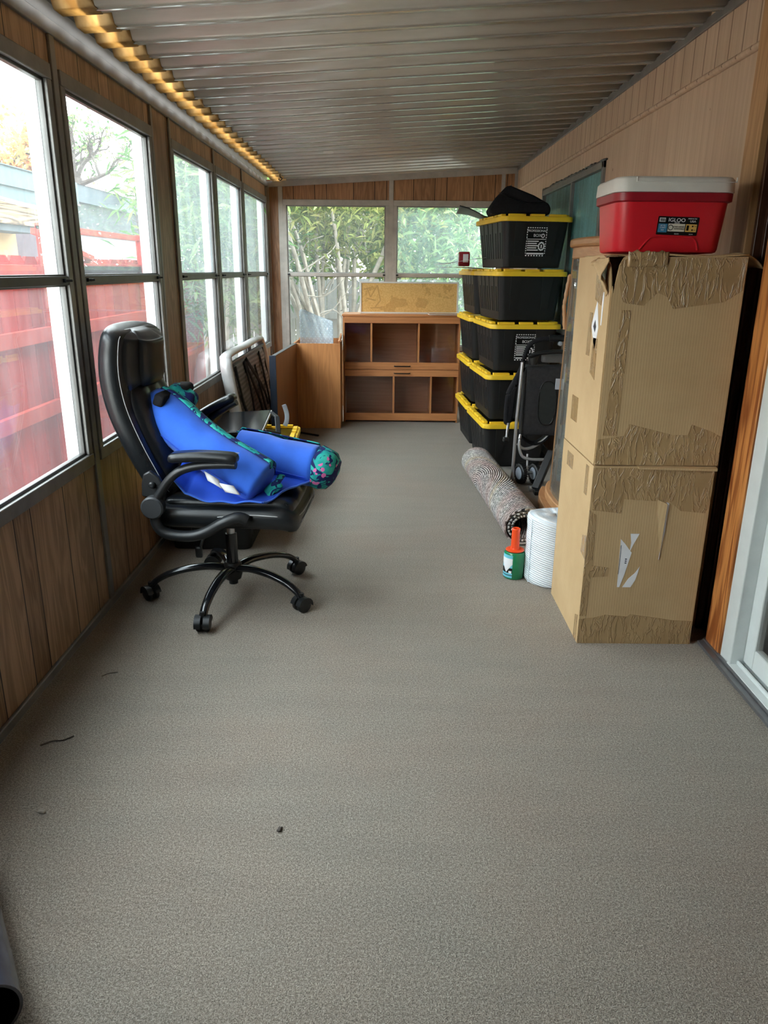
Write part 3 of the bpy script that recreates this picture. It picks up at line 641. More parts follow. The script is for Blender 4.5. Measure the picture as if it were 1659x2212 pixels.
# ------------------------------------------------------------------ office chair
def office_chair():
    t = thing('office_chair', 'black leather executive office chair on five casters beside the left windows', 'chair', (-.676,3.152,0), math.radians(-3))
    hub = MB().lathe([(.001,.165),(.032,.165),(.040,.155),(.043,.110),(.036,.085),(.022,.083),(.020,.060),(.001,.060)], 24); hub.build('base_hub', M['black'], t, smooth=40)
    for k in range(5):
        a = math.radians(48+72*k); ca, sa = math.cos(a), math.sin(a)
        path = smooth_path([(.025*ca,.025*sa,.135),(.10*ca,.10*sa,.147),(.20*ca,.20*sa,.140),(.285*ca,.285*sa,.118),(.340*ca,.340*sa,.088),(.366*ca,.366*sa,.060)], 5)
        n = len(path)
        MB().tube(path, [.024-.007*i/n for i in range(n)], 10, flat=(1.0,.72)).build('base_leg', M['blackgloss'], t, smooth=60)
        c = senvless('caster', t, (.366*ca,.366*sa,0), a+1.1*k); c.scale = (1.15,1.15,1.1)
        for s in (-1,1):
            MB().lathe([(.001,-.009),(.022,-.010),(.029,-.006),(.030,0),(.029,.006),(.022,.010),(.001,.009)], 20, Matrix.Translation((0,.015*s,.030)) @ Matrix.Rotation(PI/2,4,'X')).build('wheel', M['black'], c, smooth=50)
        hood = MB()
        for s in (-1,1):
            hood.prism([(.034*math.cos(q*PI/10+.2), .030+.034*math.sin(q*PI/10+.2)) for q in range(11)]+[(-.02,.036),(.02,.034)], lambda p,b: (p[0],b,p[1]), .005*s, .0275*s)
        hood.tube([(0,0,.03),(0,0,.078)],.009,8); hood.build('caster_hood', M['black'], c, smooth=40)
    MB().tube([(0,0,.10),(0,0,.30)],.026,16).build('gas_column', M['blackgloss'], t, smooth=60)
    MB().tube([(0,0,.30),(0,0,.385)],.017,14).build('piston', M['silver'], t, smooth=60)
    MB().rbox((.0,0,.385),(.26,.20,.045),.015,6).box(-.20,.16,-.12,-.09,.37,.40).box(-.20,.16,.09,.12,.37,.40).build('tilt_mechanism', M['black'], t, smooth=60)
    MB().tube(smooth_path([(-.02,-.08,.38),(-.06,-.17,.36),(-.08,-.20,.30)],4),.006,8).rbox((-.085,-.205,.285),(.03,.014,.05),.006,4).build('tilt_lever', M['black'], t, smooth=60)
    # seat: outer shell with a tufted pad on top
    def seatf(q):
        x, y, z = q; z -= .018*math.cos(y/.27*PI/2) if z > 0 else 0
        if x > .22: z -= .9*(x-.22)**1.5
        if x < -.2: z += .10*(-.2-x)
        return (x,y,z)
    MB().rbox((.035,0,.452),(.625,.53,.105),.05,18,seatf).build('seat', M['leather'], t, smooth=180)
    def padf(q):
        x, y, z = q; b = abs(math.cos(y/.235*PI*1.5)); z += (.010*b if z > 0 else 0) - (.014*math.cos(y/.25*PI/2))
        if x > .20: z -= 1.0*(x-.20)**1.4
        return (x,y,z)
    MB().rbox((.055,0,.500),(.53,.45,.045),.022,22,padf).build('seat_pad', M['leather'], t, smooth=180)
    MB().tube(smooth_path([(.02,-.268,.462),(.15,-.270,.474),(.26,-.262,.468),(.325,-.22,.452),(.345,-.12,.447),(.348,0,.446),(.345,.12,.447),(.32,.22,.452)],6),.0022,6).build('stitching', M['stitch'], t, smooth=60, label='pale contrast stitching')
    # backrest
    spine = smooth_path([(-.235,0,.50),(-.275,0,.60),(-.325,0,.72),(-.372,0,.86),(-.392,0,.98),(-.392,0,1.08),(-.378,0,1.16),(-.365,0,1.195)], 6)
    def backsec(v, off=0, wid=1, thk=1):
        k = v*(len(spine)-1); i = min(int(k), len(spine)-2); p = spine[i].lerp(spine[i+1], k-i); tn = (spine[i+1]-spine[i]).normalized(); nrm = Vector((tn.z,0,-tn.x))
        w = (.205 + .055*math.sin(min(1,v*1.35)*PI*.62))*wid; e = 1
        if v > .80: e = math.sqrt(max(0, 1-((v-.80)/.205)**2.6))
        if v < .06: e = .55+.45*v/.06
        th = (.052 + .012*math.sin(v*PI))*thk
        return p, nrm, w*(.55+.45*e if v>.8 else 1)*(1 if v>.06 else .9), th*(.35+.65*e)
    def bk(u, v):
        p, nrm, w, th = backsec(v); a = 2*PI*u; c, s = math.cos(a), math.sin(a)
        sx = math.copysign(abs(c)**.55, c); sy = math.copysign(abs(s)**.75, s)
        return p + Vector((0,1,0))*w*sx + nrm*th*sy - nrm*.018*abs(sx)**2*(-1)
    mb = MB().grid(bk, 40, 48, closeu=True); nb = len(mb.v)
    mb.f.append(tuple(range(39,-1,-1))); mb.f.append(tuple(nb-40+k for k in range(40)))
    mb.build('backrest', M['leather'], t, smooth=70)
    def padsurf(v0, v1, wid, lift, bulge, ribs=0):
        def fn(u, w):
            v = v0 + (v1-v0)*w; p, nrm, wd, th = backsec(v); y = (u-.5)*2; e = (max(0,1-abs(y)**4)*max(0,1-abs(2*w-1)**5))**.5
            rb = .010*abs(math.cos(y*PI*ribs/2)) if ribs else 0
            return p + Vector((0,1,0))*wd*wid*y*(.80+.20*max(0,1-abs(2*w-1)**4)) + nrm*(th*lift + (bulge+rb)*e - .012)
        return fn
    MB().grid(padsurf(.06,.56,.80,1.0,.050,3), 30, 30).build('lumbar_cushion', M['leather'], t, smooth=180, solid=.006)
    MB().grid(padsurf(.50,.985,.86,.9,.050), 26, 28).build('upper_cushion', M['leather'], t, smooth=180, solid=.006)
    MB().grid(padsurf(.52,1.0,.52,1.35,.055), 24, 28).build('headrest', M['leather'], t, smooth=180, solid=.006)
    for side in (-1,1):
        for uu in (.93,):
            st = MB(); pth = []
            for k in range(30):
                v = .04+.90*k/29 if uu > .9 else .52+.42*k/29
                p, nrm, wd, th = backsec(v); pth.append(p + Vector((0,1,0))*wd*uu*side + nrm*(th*.60+.0160))
            st.tube(pth, .0017, 5); st.build('stitching', M['stitch'], t, smooth=60, label='pale contrast stitching')
    MB().rbox((-.235,-.03,.905),(.05,.20,.055),.018,8,None,Matrix.Rotation(.35,3,'Y')).rbox((-.20,.09,.925),(.07,.13,.045),.02,8).build('pillow_strap', M['blackrough'], t, smooth=180)
    # arms
    def arm(side, lift):
        y = .295*side; piv = Vector((-.225,0,.511)); R = Matrix.Rotation(-lift, 3, 'Y')
        def tr(p): q = R @ (Vector((p[0],0,p[1])) - piv) + piv; return Vector((q.x, y+(p[2] if len(p)>2 else 0)*side, q.z))
        MB().tube(smooth_path([tr(p) for p in [(-.222,.525),(-.190,.575),(-.150,.628),(-.10,.664),(-.03,.683),(.06,.690),(.115,.690)]],5),.021,10,flat=(1.15,.85)).build('arm_bracket', M['black'], t, smooth=70)
        def pf(q):
            x, yy, z = q; z += -.9*(x*x)*.55; return (x,yy,z)
        MB().rbox(tr((-.012,.722)),(.272,.078,.040),.019,14,pf,R).build('arm_pad', M['leather'], t, smooth=180)
        sp_ = [tr((-.13+.25*k/12,.722-.0*k)) + R @ Vector((0,-.0395*side if side<0 else .0395,.012-.5*(-.12+.24*k/12)**2)) for k in range(13)]
        MB().tube(sp_, .0016, 5).build('stitching', M['stitch'], t, smooth=60, label='pale contrast stitching')
        MB().tube(smooth_path([(-.225,y,.50),(-.222,y,.44),(-.195,y,.402),(-.14,y,.388),(-.07,y,.390),(-.01,y,.412),(.05,y-.0*side,.448),(.11,y-.010*side,.468),(.145,y-.015*side,.455)],5),.024,10,flat=(1.0,.95)).build('arm_support', M['black'], t, smooth=70)
        MB().lathe([(.001,-.022),(.040,-.022),(.046,-.016),(.046,.016),(.040,.022),(.001,.022)],28,Matrix.Translation((-.225,y+.012*side,.511)) @ Matrix.Rotation(PI/2,4,'X')).build('pivot_cap', M['cap'], t, smooth=40)
        MB().prism([(-.275,.55),(-.185,.53),(-.175,.58),(-.200,.630),(-.235,.655),(-.262,.640),(-.272,.600)], lambda p,b:(p[0],b,p[1]), y-.014*side-.010, y-.014*side+.014).lathe([(.001,-.018),(.011,-.018),(.013,0),(.013,.018),(.001,.018)],14,Matrix.Translation((-.226,y-.006*side,.600)) @ Matrix.Rotation(PI/2,4,'X')).build('back_hinge', M['black'], t, bevel=.006)
    arm(-1, 0); arm(1, math.radians(30))
    return t
def senvless(name, parent, loc, rz=0):
    o = bpy.data.objects.new(name, None); COL.objects.link(o); o.parent = parent; o.location = loc; o.rotation_euler = (0,0,rz); o.empty_display_size = .05; return o
office_chair()

# ------------------------------------------------------------------ blue padded fabric thing lying on the chair
def padded_float():
    t = thing('padded_lounger', 'royal blue padded fabric lounger with tropical leaf trim, folded on the office chair seat', 'cushion', (-.60,3.1,.5))
    o = Vector((-.60,3.1,.5))
    def bolster(path, r0, name, mat=None):
        P = smooth_path([Vector(p)-o for p in path], 6); n = len(P); rr = []
        for i in range(n):
            v = i/(n-1); e = min(1, (v/.06)) ; e2 = min(1,(1-v)/.06)
            rr.append(r0*(.62+.38*math.sqrt(max(0,1-(1-e)**2)))*(.80+.20*math.sqrt(max(0,1-(1-e2)**2)))*(1+.035*math.sin(v*9)))
        mb = MB().tube(P, rr, 26, flat=(1.0,.93))
        for i, p in enumerate(mb.v):
            q = Vector(p); d = mnoise.noise(q*14)*.006; mb.v[i] = (q.x, q.y, q.z+d)
        mb.build(name, mat or M['blue'], t, smooth=60); return P
    A = [(-.985,3.16,.865),(-.905,3.13,.822),(-.80,3.09,.745),(-.68,3.04,.672),(-.56,3.005,.605),(-.495,2.985,.570)]
    P1 = bolster(A, .100, 'bolster')
    B = [(-.66,3.285,.648),(-.52,3.262,.628),(-.40,3.240,.608),(-.285,3.215,.590)]
    P2 = bolster(B, .097, 'bolster')
    # printed end of the far bolster, a gathered cap
    C_ = [Vector(p)-o for p in [(-.292,3.217,.591),(-.262,3.210,.585),(-.232,3.203,.578),(-.212,3.198,.572),(-.203,3.195,.568)]]
    mb = MB().tube(C_, [.0985,.101,.090,.062,.020], 26, flat=(1,.95))
    for i, p in enumerate(mb.v):
        q = Vector(p); mb.v[i] = tuple(q + Vector((mnoise.noise(q*22)*.010, mnoise.noise(q*17+Vector((3,1,2)))*.008, mnoise.noise(q*19+Vector((9,4,2)))*.010)))
    mb.build('printed_end_cap', M['print'], t, smooth=70, label='teal and navy leaf printed end cap')
    # printed strip along the upper far edge of the near bolster
    P = smooth_path([Vector(p)-o for p in A], 8); n = len(P); vs = []
    def strip(u, v):
        k = v*(n-1); i = min(int(k), n-2); p = P[i].lerp(P[i+1], k-i); tn = (P[i+1]-P[i]).normalized(); side = Vector((0,0,1)).cross(tn).normalized(); upv = tn.cross(side)
        a = math.radians(-4 + 66*u); sg = 1 if side.y > 0 else -1
        r = .107*(1 if .06 < v < .95 else .80)*(1+.03*math.sin(v*9))
        return p + side*sg*math.sin(a)*r + upv*math.cos(a)*r*.96
    MB().grid(strip, 8, 40).build('printed_strip', M['print'], t, smooth=180, solid=.004, label='teal and navy leaf printed strip')
    P = smooth_path([Vector(p)-o for p in B], 8); n2 = len(P)
    def strip2(u, v):
        k = v*(n2-1); i = min(int(k), n2-2); p = P[i].lerp(P[i+1], k-i); a = math.radians(14+60*u); r = .104*(1 if v > .06 else .8)
        return p + Vector((.05,1,0)).normalized()*math.sin(a)*r + Vector((0,0,1))*math.cos(a)*r
    MB().grid(strip2, 6, 24).build('printed_strip', M['print'], t, smooth=180, solid=.004, label='teal and navy leaf printed strip')
    # printed bundle at the top against the backrest
    MB().rbox(Vector((-.865,3.215,.895))-o,(.14,.12,.085),.04,10,lambda q:(q.x+mnoise.noise(Vector(q)*20)*.012,q.y,q.z+mnoise.noise(Vector(q)*17)*.012),Matrix.Rotation(.5,3,'Y')).build('printed_corner', M['print'], t, smooth=180, label='teal and navy leaf printed corner')
    # seams
    sm = MB()
    for Q, r in ((P1,.099),(P2,.097)):
        pth = []
        for i, p in enumerate(Q[3:-2]):
            tn = (Q[i+4]-Q[i+3]).normalized(); side = Vector((0,0,1)).cross(tn).normalized(); sg = -1 if side.y > 0 else 1; upv = tn.cross(side)
            pth.append(p + side*sg*r*.99*(1+.035*math.sin((i+3)/(len(Q)-1)*9)) + upv*(-.03))
        sm.tube(pth, .0022, 5)
    sm.build('seam', M['bluesheet'], t, smooth=60)
    # fabric panel spread over the seat, hanging a little over the near edge
    Aq, Bq, Cq, Dq = [Vector(p) for p in ((-.845,2.915,.570),(-.485,2.885,.538),(-.318,3.14,.545),(-.82,3.36,.585))]
    def sheet(u, v):
        p = Aq.lerp(Bq,u).lerp(Dq.lerp(Cq,u), v); z = p.z + .030*math.sin(u*5.2+v*2.1)*math.sin(PI*min(1,v*1.5)) *(.5+.5*v) + mnoise.noise(Vector((u*4,v*4,0)))*.014
        if v < .22: z -= (.22-v)*.13*(.4+.6*math.sin(u*PI))
        if u < .12: z += (.12-u)*.5
        z = max(z, .530) if v > .2 else z
        return Vector((p.x + mnoise.noise(Vector((u*3,v*3,5)))*.014, p.y - (.012 if v < .1 else 0), z)) - o
    MB().grid(sheet, 34, 28).build('fabric_panel', M['bluesheet'], t, smooth=180, solid=.006)
    MB().tube([sheet(k/24,.0)+Vector((0,-.003,.003)) for k in range(25)],.0042,6).tube([sheet(1,k/16)+Vector((.003,0,.003)) for k in range(17)],.0042,6).build('hem', M['blue'], t, smooth=60)
    def tg(c, ax, ay, bend):
        c = Vector(c)-o; ax = Vector(ax); ay = Vector(ay); nz = ax.cross(ay).normalized()
        return lambda u, v: c + ax*(u-.5) + ay*(v-.5) + nz*bend*math.sin(v*PI)
    MB().grid(tg((-.675,2.875,.620),(.014,-.010,-.036),(.056,.0,-.034),.010), 4, 8).build('care_tag', M['paper'], t, smooth=180, solid=.001, label='white sewn care tag')
    MB().grid(tg((-.612,2.872,.585),(.028,-.008,-.036),(.060,.0,-.012),.009), 4, 8).build('care_tag', M['paper'], t, smooth=180, solid=.001, label='white sewn care tag')
    mk = MB()
    for k in range(5): mk.box(-.032+.004*k,-.001+.002*k,-.248,-.2465,.070-.006*k,.0715-.006*k)
    MB().rbox(Vector((-.455,2.99,.556))-o,(.075,.028,.045),.010,6,None,Matrix.Rotation(-.7,3,'Y')).tube([Vector(p)-o for p in [(-.49,2.965,.520),(-.465,2.97,.535),(-.435,3.0,.585),(-.425,3.03,.60)]],.012,8,flat=(1.5,.5)).build('printed_tie', M['print'], t, smooth=180, label='leaf printed tie loop')
padded_float()

# ------------------------------------------------------------------ storage totes
TL, TW, TH = .745, .520, .361     # lid length (y), lid width (x), pitch of the stack
def make_tote(label_print=False):
    t = thing('storage_tote', 'tote', 'storage tote', (0,0,0), group='black storage totes with yellow lids')
    # body: one loft, tapered, with vertical slots pressed into the long sides
    long_slots = [(-.30,1),(-.245,0),(-.185,1),(-.13,0),(-.045,1),(.015,0),(.075,1),(.125,0),(.19,1),(.245,0),(.305,1)]
    hw, hl, r = .238, .348, .045
    per = []   # (x, y, slot type or -1, outward normal)
    for cx, cy, a0 in [(hw-r,-hl+r,-90)]: pass
    def corner(cx, cy, a0):
        return [(cx+r*math.cos(math.radians(a0+90*k/5)), cy+r*math.sin(math.radians(a0+90*k/5)), -1, (0,0)) for k in range(6)]
    per += corner(hw-r,-hl+r,-90)
    for y, ty in long_slots:
        for dy, inn in ((-.0095,0),(-.0085,1),(.0085,1),(.0095,0)): per.append((hw,y+dy,ty if inn else -1,(-1,0)))
    per += corner(hw-r,hl-r,0) + corner(-hw+r,hl-r,90)
    for y, ty in reversed(long_slots):
        for dy, inn in ((.0095,0),(.0085,1),(-.0085,1),(-.0095,0)): per.append((-hw,y+dy,ty if inn else -1,(1,0)))
    per += corner(-hw+r,-hl+r,180)
    zs = [0,.004,.058,.060,.225,.227,.302,.304,.318]; mb = MB(); n = len(per); vs = []
    for i, z in enumerate(zs):
        s = .865 + .135*z/.318 if z > .003 else .85
        for x, y, ty, nr in per:
            d = 0
            if ty == 1 and .059 <= z <= .3025: d = .016
            if ty == 0 and .059 <= z <= .226: d = .016
            vs.append(((x+nr[0]*d)*s, (y+nr[1]*d)*s, z))
    fs = [tuple(range(n-1,-1,-1)), tuple((len(zs)-1)*n+k for k in range(n))]
    for i in range(len(zs)-1):
        for k in range(n): fs.append((i*n+k, i*n+(k+1)%n, (i+1)*n+(k+1)%n, (i+1)*n+k))
    mb.add(vs, fs)
    def yf(z, ysgn=-1): return ysgn*hl*(.865+.135*z/.318)
    for sg in (-1,1):        # raised tapering panels on the short sides
        for xc in (-.115,.115):
            a = [(xc-.040,.300),(xc+.040,.300),(xc+.018+.0,.075),(xc-.030,.075)]
            q = [(x, yf(z,sg)+.004*-sg*-1*0, z) for x, z in a]
            out = [(x*.985+xc*.015, yf(z,sg)+sg*.009, z) for x, z in a]
            inn = [(x, yf(z,sg)-sg*.004, z) for x, z in a]
            mb.hexa([inn[0],inn[1],inn[2],inn[3],out[0],out[1],out[2],out[3]])
        mb.box(-.06,.06,min(sg*hl*.985,sg*(hl*.985+.014)),max(sg*hl*.985,sg*(hl*.985+.014)),.292,.306)
    mb.build('body', M['toteblack'], t, smooth=30)
    # lid
    lid = MB(); R = rrect(TW, TL, .055, 5); R2 = rrect(TW-.004, TL-.004, .054, 5); Ri = rrect(TW-.07, TL-.07, .035, 5); nn = len(R)
    rows = [(R,.296),(R,.322),(R2,.328),(Ri,.328),(Ri,.318)]
    vs = [(p[0],p[1],z) for ring, z in rows for p in ring]; fs = [tuple(range(nn-1,-1,-1)), tuple((len(rows)-1)*nn+k for k in range(nn))]
    for i in range(len(rows)-1):
        for k in range(nn): fs.append((i*nn+k, i*nn+(k+1)%nn, (i+1)*nn+(k+1)%nn, (i+1)*nn+k))
    lid.add(vs, fs)
    for sg in (-1,1):        # raised stop blocks around the rim
        for x0, x1 in ((-.205,-.085),(-.050,.050),(.085,.205)): lid.box(x0,x1,sg*(TL/2-.032)-.016,sg*(TL/2-.032)+.016,.322,.343)
        for y0, y1 in ((-.30,-.21),(-.18,-.12),(-.08,.08),(.12,.18),(.21,.30)): lid.box(sg*(TW/2-.032)-.016,sg*(TW/2-.032)+.016,y0,y1,.322,.343)
    lid.build('lid', M['yellow'], t, bevel=.003)
    if label_print:
        lb = senvless('product_label', t, (.005, 0, 0))
        def at(x, z, e=.004): return (x, yf(z)-.0062-e*.2, z)
        bgm = MB(); 
        bgm.hexa([at(-.072,.075,0),at(.072,.075,0),(.072,yf(.075)+.004,.075),(-.072,yf(.075)+.004,.075),at(-.072,.262,0),at(.072,.262,0),(.072,yf(.262)+.004,.262),(-.072,yf(.262)+.004,.262)])
        bgm.build('label_back', M['groove'], lb)
        prt = MB()
        def rect(x0, x1, z0, z1, e=.006): prt.hexa([at(x0,z0,e),at(x1,z0,e),(x1,yf(z0)-.004,z0),(x0,yf(z0)-.004,z0),at(x0,z1,e),at(x1,z1,e),(x1,yf(z1)-.004,z1),(x0,yf(z1)-.004,z1)])
        for k in range(9): rect(-.070+.0165*k,-.061+.0165*k,.254,.260)
        for k in range(4):
            rect(-.072,-.066,.192+.016*k,.201+.016*k); rect(.066,.072,.192+.016*k,.201+.016*k)
        rect(-.070,.070,.183,.187)
        for k in range(5): rect(-.062,.018-(.012 if k%2 else 0),.168-.014*k,.175-.014*k)
        rect(-.062,.062,.088,.098)
        for k in range(7): rect(-.070+.02*k,-.060+.02*k,.076,.084)
        for k in range(6): rect(-.072,-.066,.092+.015*k,.100+.015*k); rect(.066,.072,.092+.015*k,.100+.015*k)
        for k in range(12):
            a = 2*PI*k/12; rect(.040+.020*math.cos(a)-.005,.040+.020*math.cos(a)+.005,.140+.024*math.sin(a)-.005,.140+.024*math.sin(a)+.005)
        for k in range(10):
            a = 2*PI*k/10; rect(.045+.010*math.cos(a)-.003,.045+.010*math.cos(a)+.003,.207+.011*math.sin(a)-.003,.207+.011*math.sin(a)+.003)
        rect(.036,.044,.128,.150)
        prt.build('label_print', M['paper'], lb)
        sl = math.atan2(hl*.135, .318)
        def tm(z): 
            p = at(0,z,.008); return lambda x: Matrix.Translation((x,p[1]-.0008,z)) @ Matrix.Rotation(PI/2+sl*1.0,4,'X')
        text('label_text','PROFESSIONAL',M['paper'],lb,.0205,tm(.237)(0)); text('label_text','BOX',M['paper'],lb,.027,tm(.208)(.004))
        lb['label'] = 'white on black printed product label'
    return t
def place(t, x, y, z, rz, label, first=False):
    t.location = (x,y,z); t.rotation_euler = (0,0,math.radians(rz)); t['label'] = label; t.scale = (1,1,1.0256)
    return t
proto = make_tote(); protoL = make_tote(True)
# front-left lid corner of every tote in the front stack
def corner_place(t, cx, cy, z, rz, label):
    a = math.radians(rz); return place(t, cx + math.cos(a)*TW/2 - math.sin(a)*TL/2, cy + math.sin(a)*TW/2 + math.cos(a)*TL/2, z, rz, label)
z0 = .0
spec = [(.735,5.49,0,4,'bottom tote of the nearer black stack, standing on the floor behind the rug roll',0),
        (.742,5.50,1,4,'second tote from the floor in the nearer black stack, beside the folded stroller',0),
        (.757,5.50,2,4,'middle tote of the nearer black stack, its printed label half behind the stroller handle',1),
        (.782,5.49,3,7,'fourth tote from the floor in the nearer black stack, no printed label',0),
        (.792,5.48,4,8,'topmost black tote with yellow lid and printed label, under the black bag',1)]
used = set()
for cx, cy, k, rz, lab, lp in spec:
    src = protoL if lp else proto
    t = src if src.name not in used else copy_tree(src); used.add(src.name)
    corner_place(t, cx, cy, TH*k - .002, rz, lab)
rear = [(.690,6.27,0,2.5,'bottom tote of the farther black stack, on the floor beside the display cabinet'),
        (.690,6.28,1,2.5,'second tote from the floor in the farther black stack'),
        (.685,6.27,2,3,'third tote from the floor in the farther black stack, level with the cabinet top'),
        (.688,6.27,3,3,'top tote of the farther black stack, under the red and white carton')]
for cx, cy, k, rz, lab in rear: corner_place(copy_tree(proto), cx, cy, TH*k - .002, rz, lab)
place(copy_tree(proto), -.845, 4.985, .002, 2, 'black tote with yellow lid by the left wall, carrying the black monitor')
place(copy_tree(proto), -.905, 4.03, .002, 0, 'black tote on the floor behind the office chair base')

# ------------------------------------------------------------------ things on and between the totes
def soft(amp, sc, seed=0):
    return lambda q: Vector(q) + Vector((mnoise.noise(Vector(q)*sc+Vector((seed,0,0))), mnoise.noise(Vector(q)*sc+Vector((0,seed+5,0))), mnoise.noise(Vector(q)*sc+Vector((0,0,seed+9)))))*amp
t = thing('fabric_bag', 'black fabric bag slumped on the topmost storage tote', 'bag', (.93,5.78,1.797))
mb = MB(); prof = [(-.195,0),(-.215,.035),(-.165,.110),(-.095,.182),(-.065,.186),(.10,.125),(.205,.072),(.222,.040),(.215,0)]
f_ = soft(.006, 14)
mb.prism(prof, lambda p,b: (p[0]+ (.0 if b<0 else .02), b*(1-.10*p[1]/.18), p[1]), -.15, .17)
mb.build('bag_body', M['blackrough'], t, bevel=.012, seg=3)
MB().tube(smooth_path([(-.14,-.13,.14),(-.05,-.158,.10),(.08,-.160,.075),(.17,-.14,.085)],5),.006,6,flat=(1.6,.5)).build('bag_strap', M['black'], t, smooth=60)
MB().tube([(-.06,-.14,.187),(-.06,.14,.187)],.003,6).build('zip', M['grey'], t, smooth=60)
def curl(u, v):
    x = -.20 + .30*u; return Vector((x, -.14+.30*v, .010 + .10*max(0,(.62-u))*(1.1-.6*v) + .008*math.sin(u*6)))
o = MB().grid(curl, 16, 10).build('curled_sheet', M['black'], None, smooth=180, solid=.004); o.location = (.745,6.09,1.797)
tag(o, 'curled black plastic sheet overhanging the rear of the topmost tote lid', 'sheet')
# carton and papers on the farther stack
t = thing('small_carton', 'small red and white carton standing on the farther tote stack', 'carton', (.625,6.30,1.4515))
MB().rbox((0,0,.055),(.088,.085,.110),.008,6).build('carton_body', M['redtrim'], t, smooth=40)
MB().box(-.012,.030,-.0445,-.042,.030,.092).box(-.0455,-.043,-.034,.034,.026,.094).build('carton_label', M['paper'], t, label='white panel on the carton')
def pap(u, v, lift=.0): return Vector((-.20+.36*u, -.14+.26*v, .004+.006*math.sin(u*4+v)+lift*max(0,u-.2)))
o = MB().grid(pap,10,8).build('paper_sheet', M['paper'], None, smooth=180, solid=.0015); o.location = (.66,6.42,1.436)
tag(o, 'flat white paper sheet sticking out from the farther tote stack lid', 'paper')
o = MB().grid(lambda u,v: pap(u,v,.07),10,8).build('paper_sheet', M['paper'], None, smooth=180, solid=.0015); o.location = (.585,6.10,1.458); o.rotation_euler = (0,0,.1)
tag(o, 'white paper sheet tilted up beside the red carton on the farther tote stack', 'paper')

# ------------------------------------------------------------------ display cabinet at the far end
t = thing('display_cabinet', 'cherry wood display cabinet with glass fronted compartments, against the far windows', 'cabinet', (-.395,7.28,0))
W_, D_, H_ = 1.112, .34, 1.022
for x in (0, W_-.018): MB().box(x,x+.018,.0,D_,.0,H_-.02).build('side_panel', M['cherryz'], t, bevel=.0015)
MB().box(-.006,W_+.026,-.022,D_,H_-.02,H_).build('top_panel', M['cherry'], t, bevel=.003)
MB().box(.018,W_-.018,.02,D_,.02,.05).build('bottom_panel', M['cherry'], t)
MB().box(.018,W_-.018,D_-.012,D_-.002,.02,H_-.02).build('back_panel', M['cherryback'], t)
MB().box(.018,W_+.016,-.016,.004,.942,H_-.02).build('apron', M['cherry'], t, bevel=.002)
MB().box(.018,W_-.004,-.010,.010,.018,.090).build('plinth', M['cherry'], t, bevel=.002)
for z0_, z1_, hx in ((.512,.578,.565),(.446,.508,.565)):
    r = MB().box(.018,W_-.004,-.012,.010,z0_,z1_).build('door_rail', M['cherry'], t, bevel=.002)
    zc = (z0_+z1_)/2
    MB().tube(smooth_path([(hx-.075,-.013,zc),(hx-.070,-.034,zc),(hx-.05,-.038,zc),(hx+.05,-.038,zc),(hx+.070,-.034,zc),(hx+.075,-.013,zc)],4),.0055,8).build('handle', M['bronze'], r, smooth=60, label='dark bronze bar handle')
MB().box(.018,W_-.018,.02,D_-.012,.500,.520).build('shelf', M['cherry'], t)
for x, a, b in ((.270,.578,.942),(.718,.578,.942),(.486,.09,.446),(.846,.09,.446)):
    MB().box(x-.009,x+.009,-.006,D_-.012,a,b).build('divider', M['cherryz'], t, bevel=.001)
for a, b in ((.574,.946),(.086,.450)):
    MB().box(.020,W_-.03,-.003,.001,a,b).build('glass_door', M['smoke'], t)
t = thing('cork_board', 'cork notice board with white frame standing on the display cabinet', 'board', (-.238,7.43,1.022), rot=(math.radians(-5),0,0))
MB().box(.008,.930,.004,.014,.008,.284).build('cork_panel', M['cork'], t)
MB().box(0,.938,-.002,.018,0,.014).box(0,.938,-.002,.018,.278,.292).box(0,.015,-.002,.018,.014,.278).box(.923,.938,-.002,.018,.014,.278).build('frame', M['white'], t, bevel=.002)
mk = MB()
for a, b in (((.035,.22),(.10,.235)),((.065,.235),(.10,.15)),((.10,.15),(.165,.26)),((.165,.26),(.195,.12)),((.06,.14),(.15,.12)),((.195,.12),(.145,.06)),((.10,.05),(.21,.055))):
    mk.bar((a[0],.0036,a[1]),(b[0],.0036,b[1]),.012,.0012,(0,1,0))
mk.build('dark_marks', wood('cork_marks',(.60,.35,.11),(.55,.31,.095),'X'), t, label='darker marks on the cork')  # thin strips slightly darker than the cork
t = thing('picture_frame', 'thin framed board lying flat on the right end of the display cabinet', 'frame', (.415,7.225,1.0225), math.radians(3))
MB().box(0,.345,0,.16,0,.006).box(.004,.341,.004,.156,.014,.017).build('board', M['white'], t, bevel=.001)
MB().box(.002,.343,.002,.158,.006,.014).build('edge', M['oak'], t)

# narrow open-topped cabinet, the long board and the clear sheet
t = thing('narrow_cabinet', 'narrow open topped wooden cabinet standing left of the display cabinet', 'cabinet', (-.828,6.955,0))
MB().box(.0,.425,0,.016,0,.778).build('front_panel', wood('cherry_front_panel',(.68,.31,.115),(.50,.20,.07),'Z',.8,.34), t, bevel=.0015)
for x in (0,.409): MB().box(x,x+.016,.016,.345,0,.782).build('side_panel', M['cherryz'], t, bevel=.0015)
MB().box(.016,.409,.329,.345,0,.80).build('back_panel', M['cherryz'], t)
MB().hexa([(.405,.020,.785),(.421,.020,.785),(.423,.32,.803),(.409,.32,.803),(.405,.020,.800),(.421,.020,.800),(.423,.32,.845),(.409,.32,.845)]).build('loose_rail', M['cherry'], t)
MB().box(.016,.409,.016,.329,.02,.038).build('bottom_panel', M['cherry'], t)
def clr(u, v):
    x = .018 + .305*u; top = 1.085 - .115*u**1.3 - .02*math.sin(u*PI)
    if u < .06: top -= .03*(1-u/.06)
    z = .10 + (top-.10)*v
    return Vector((x + .02*math.sin(v*2), .10+.075*math.sin(u*PI)+.06*(1-v), z))
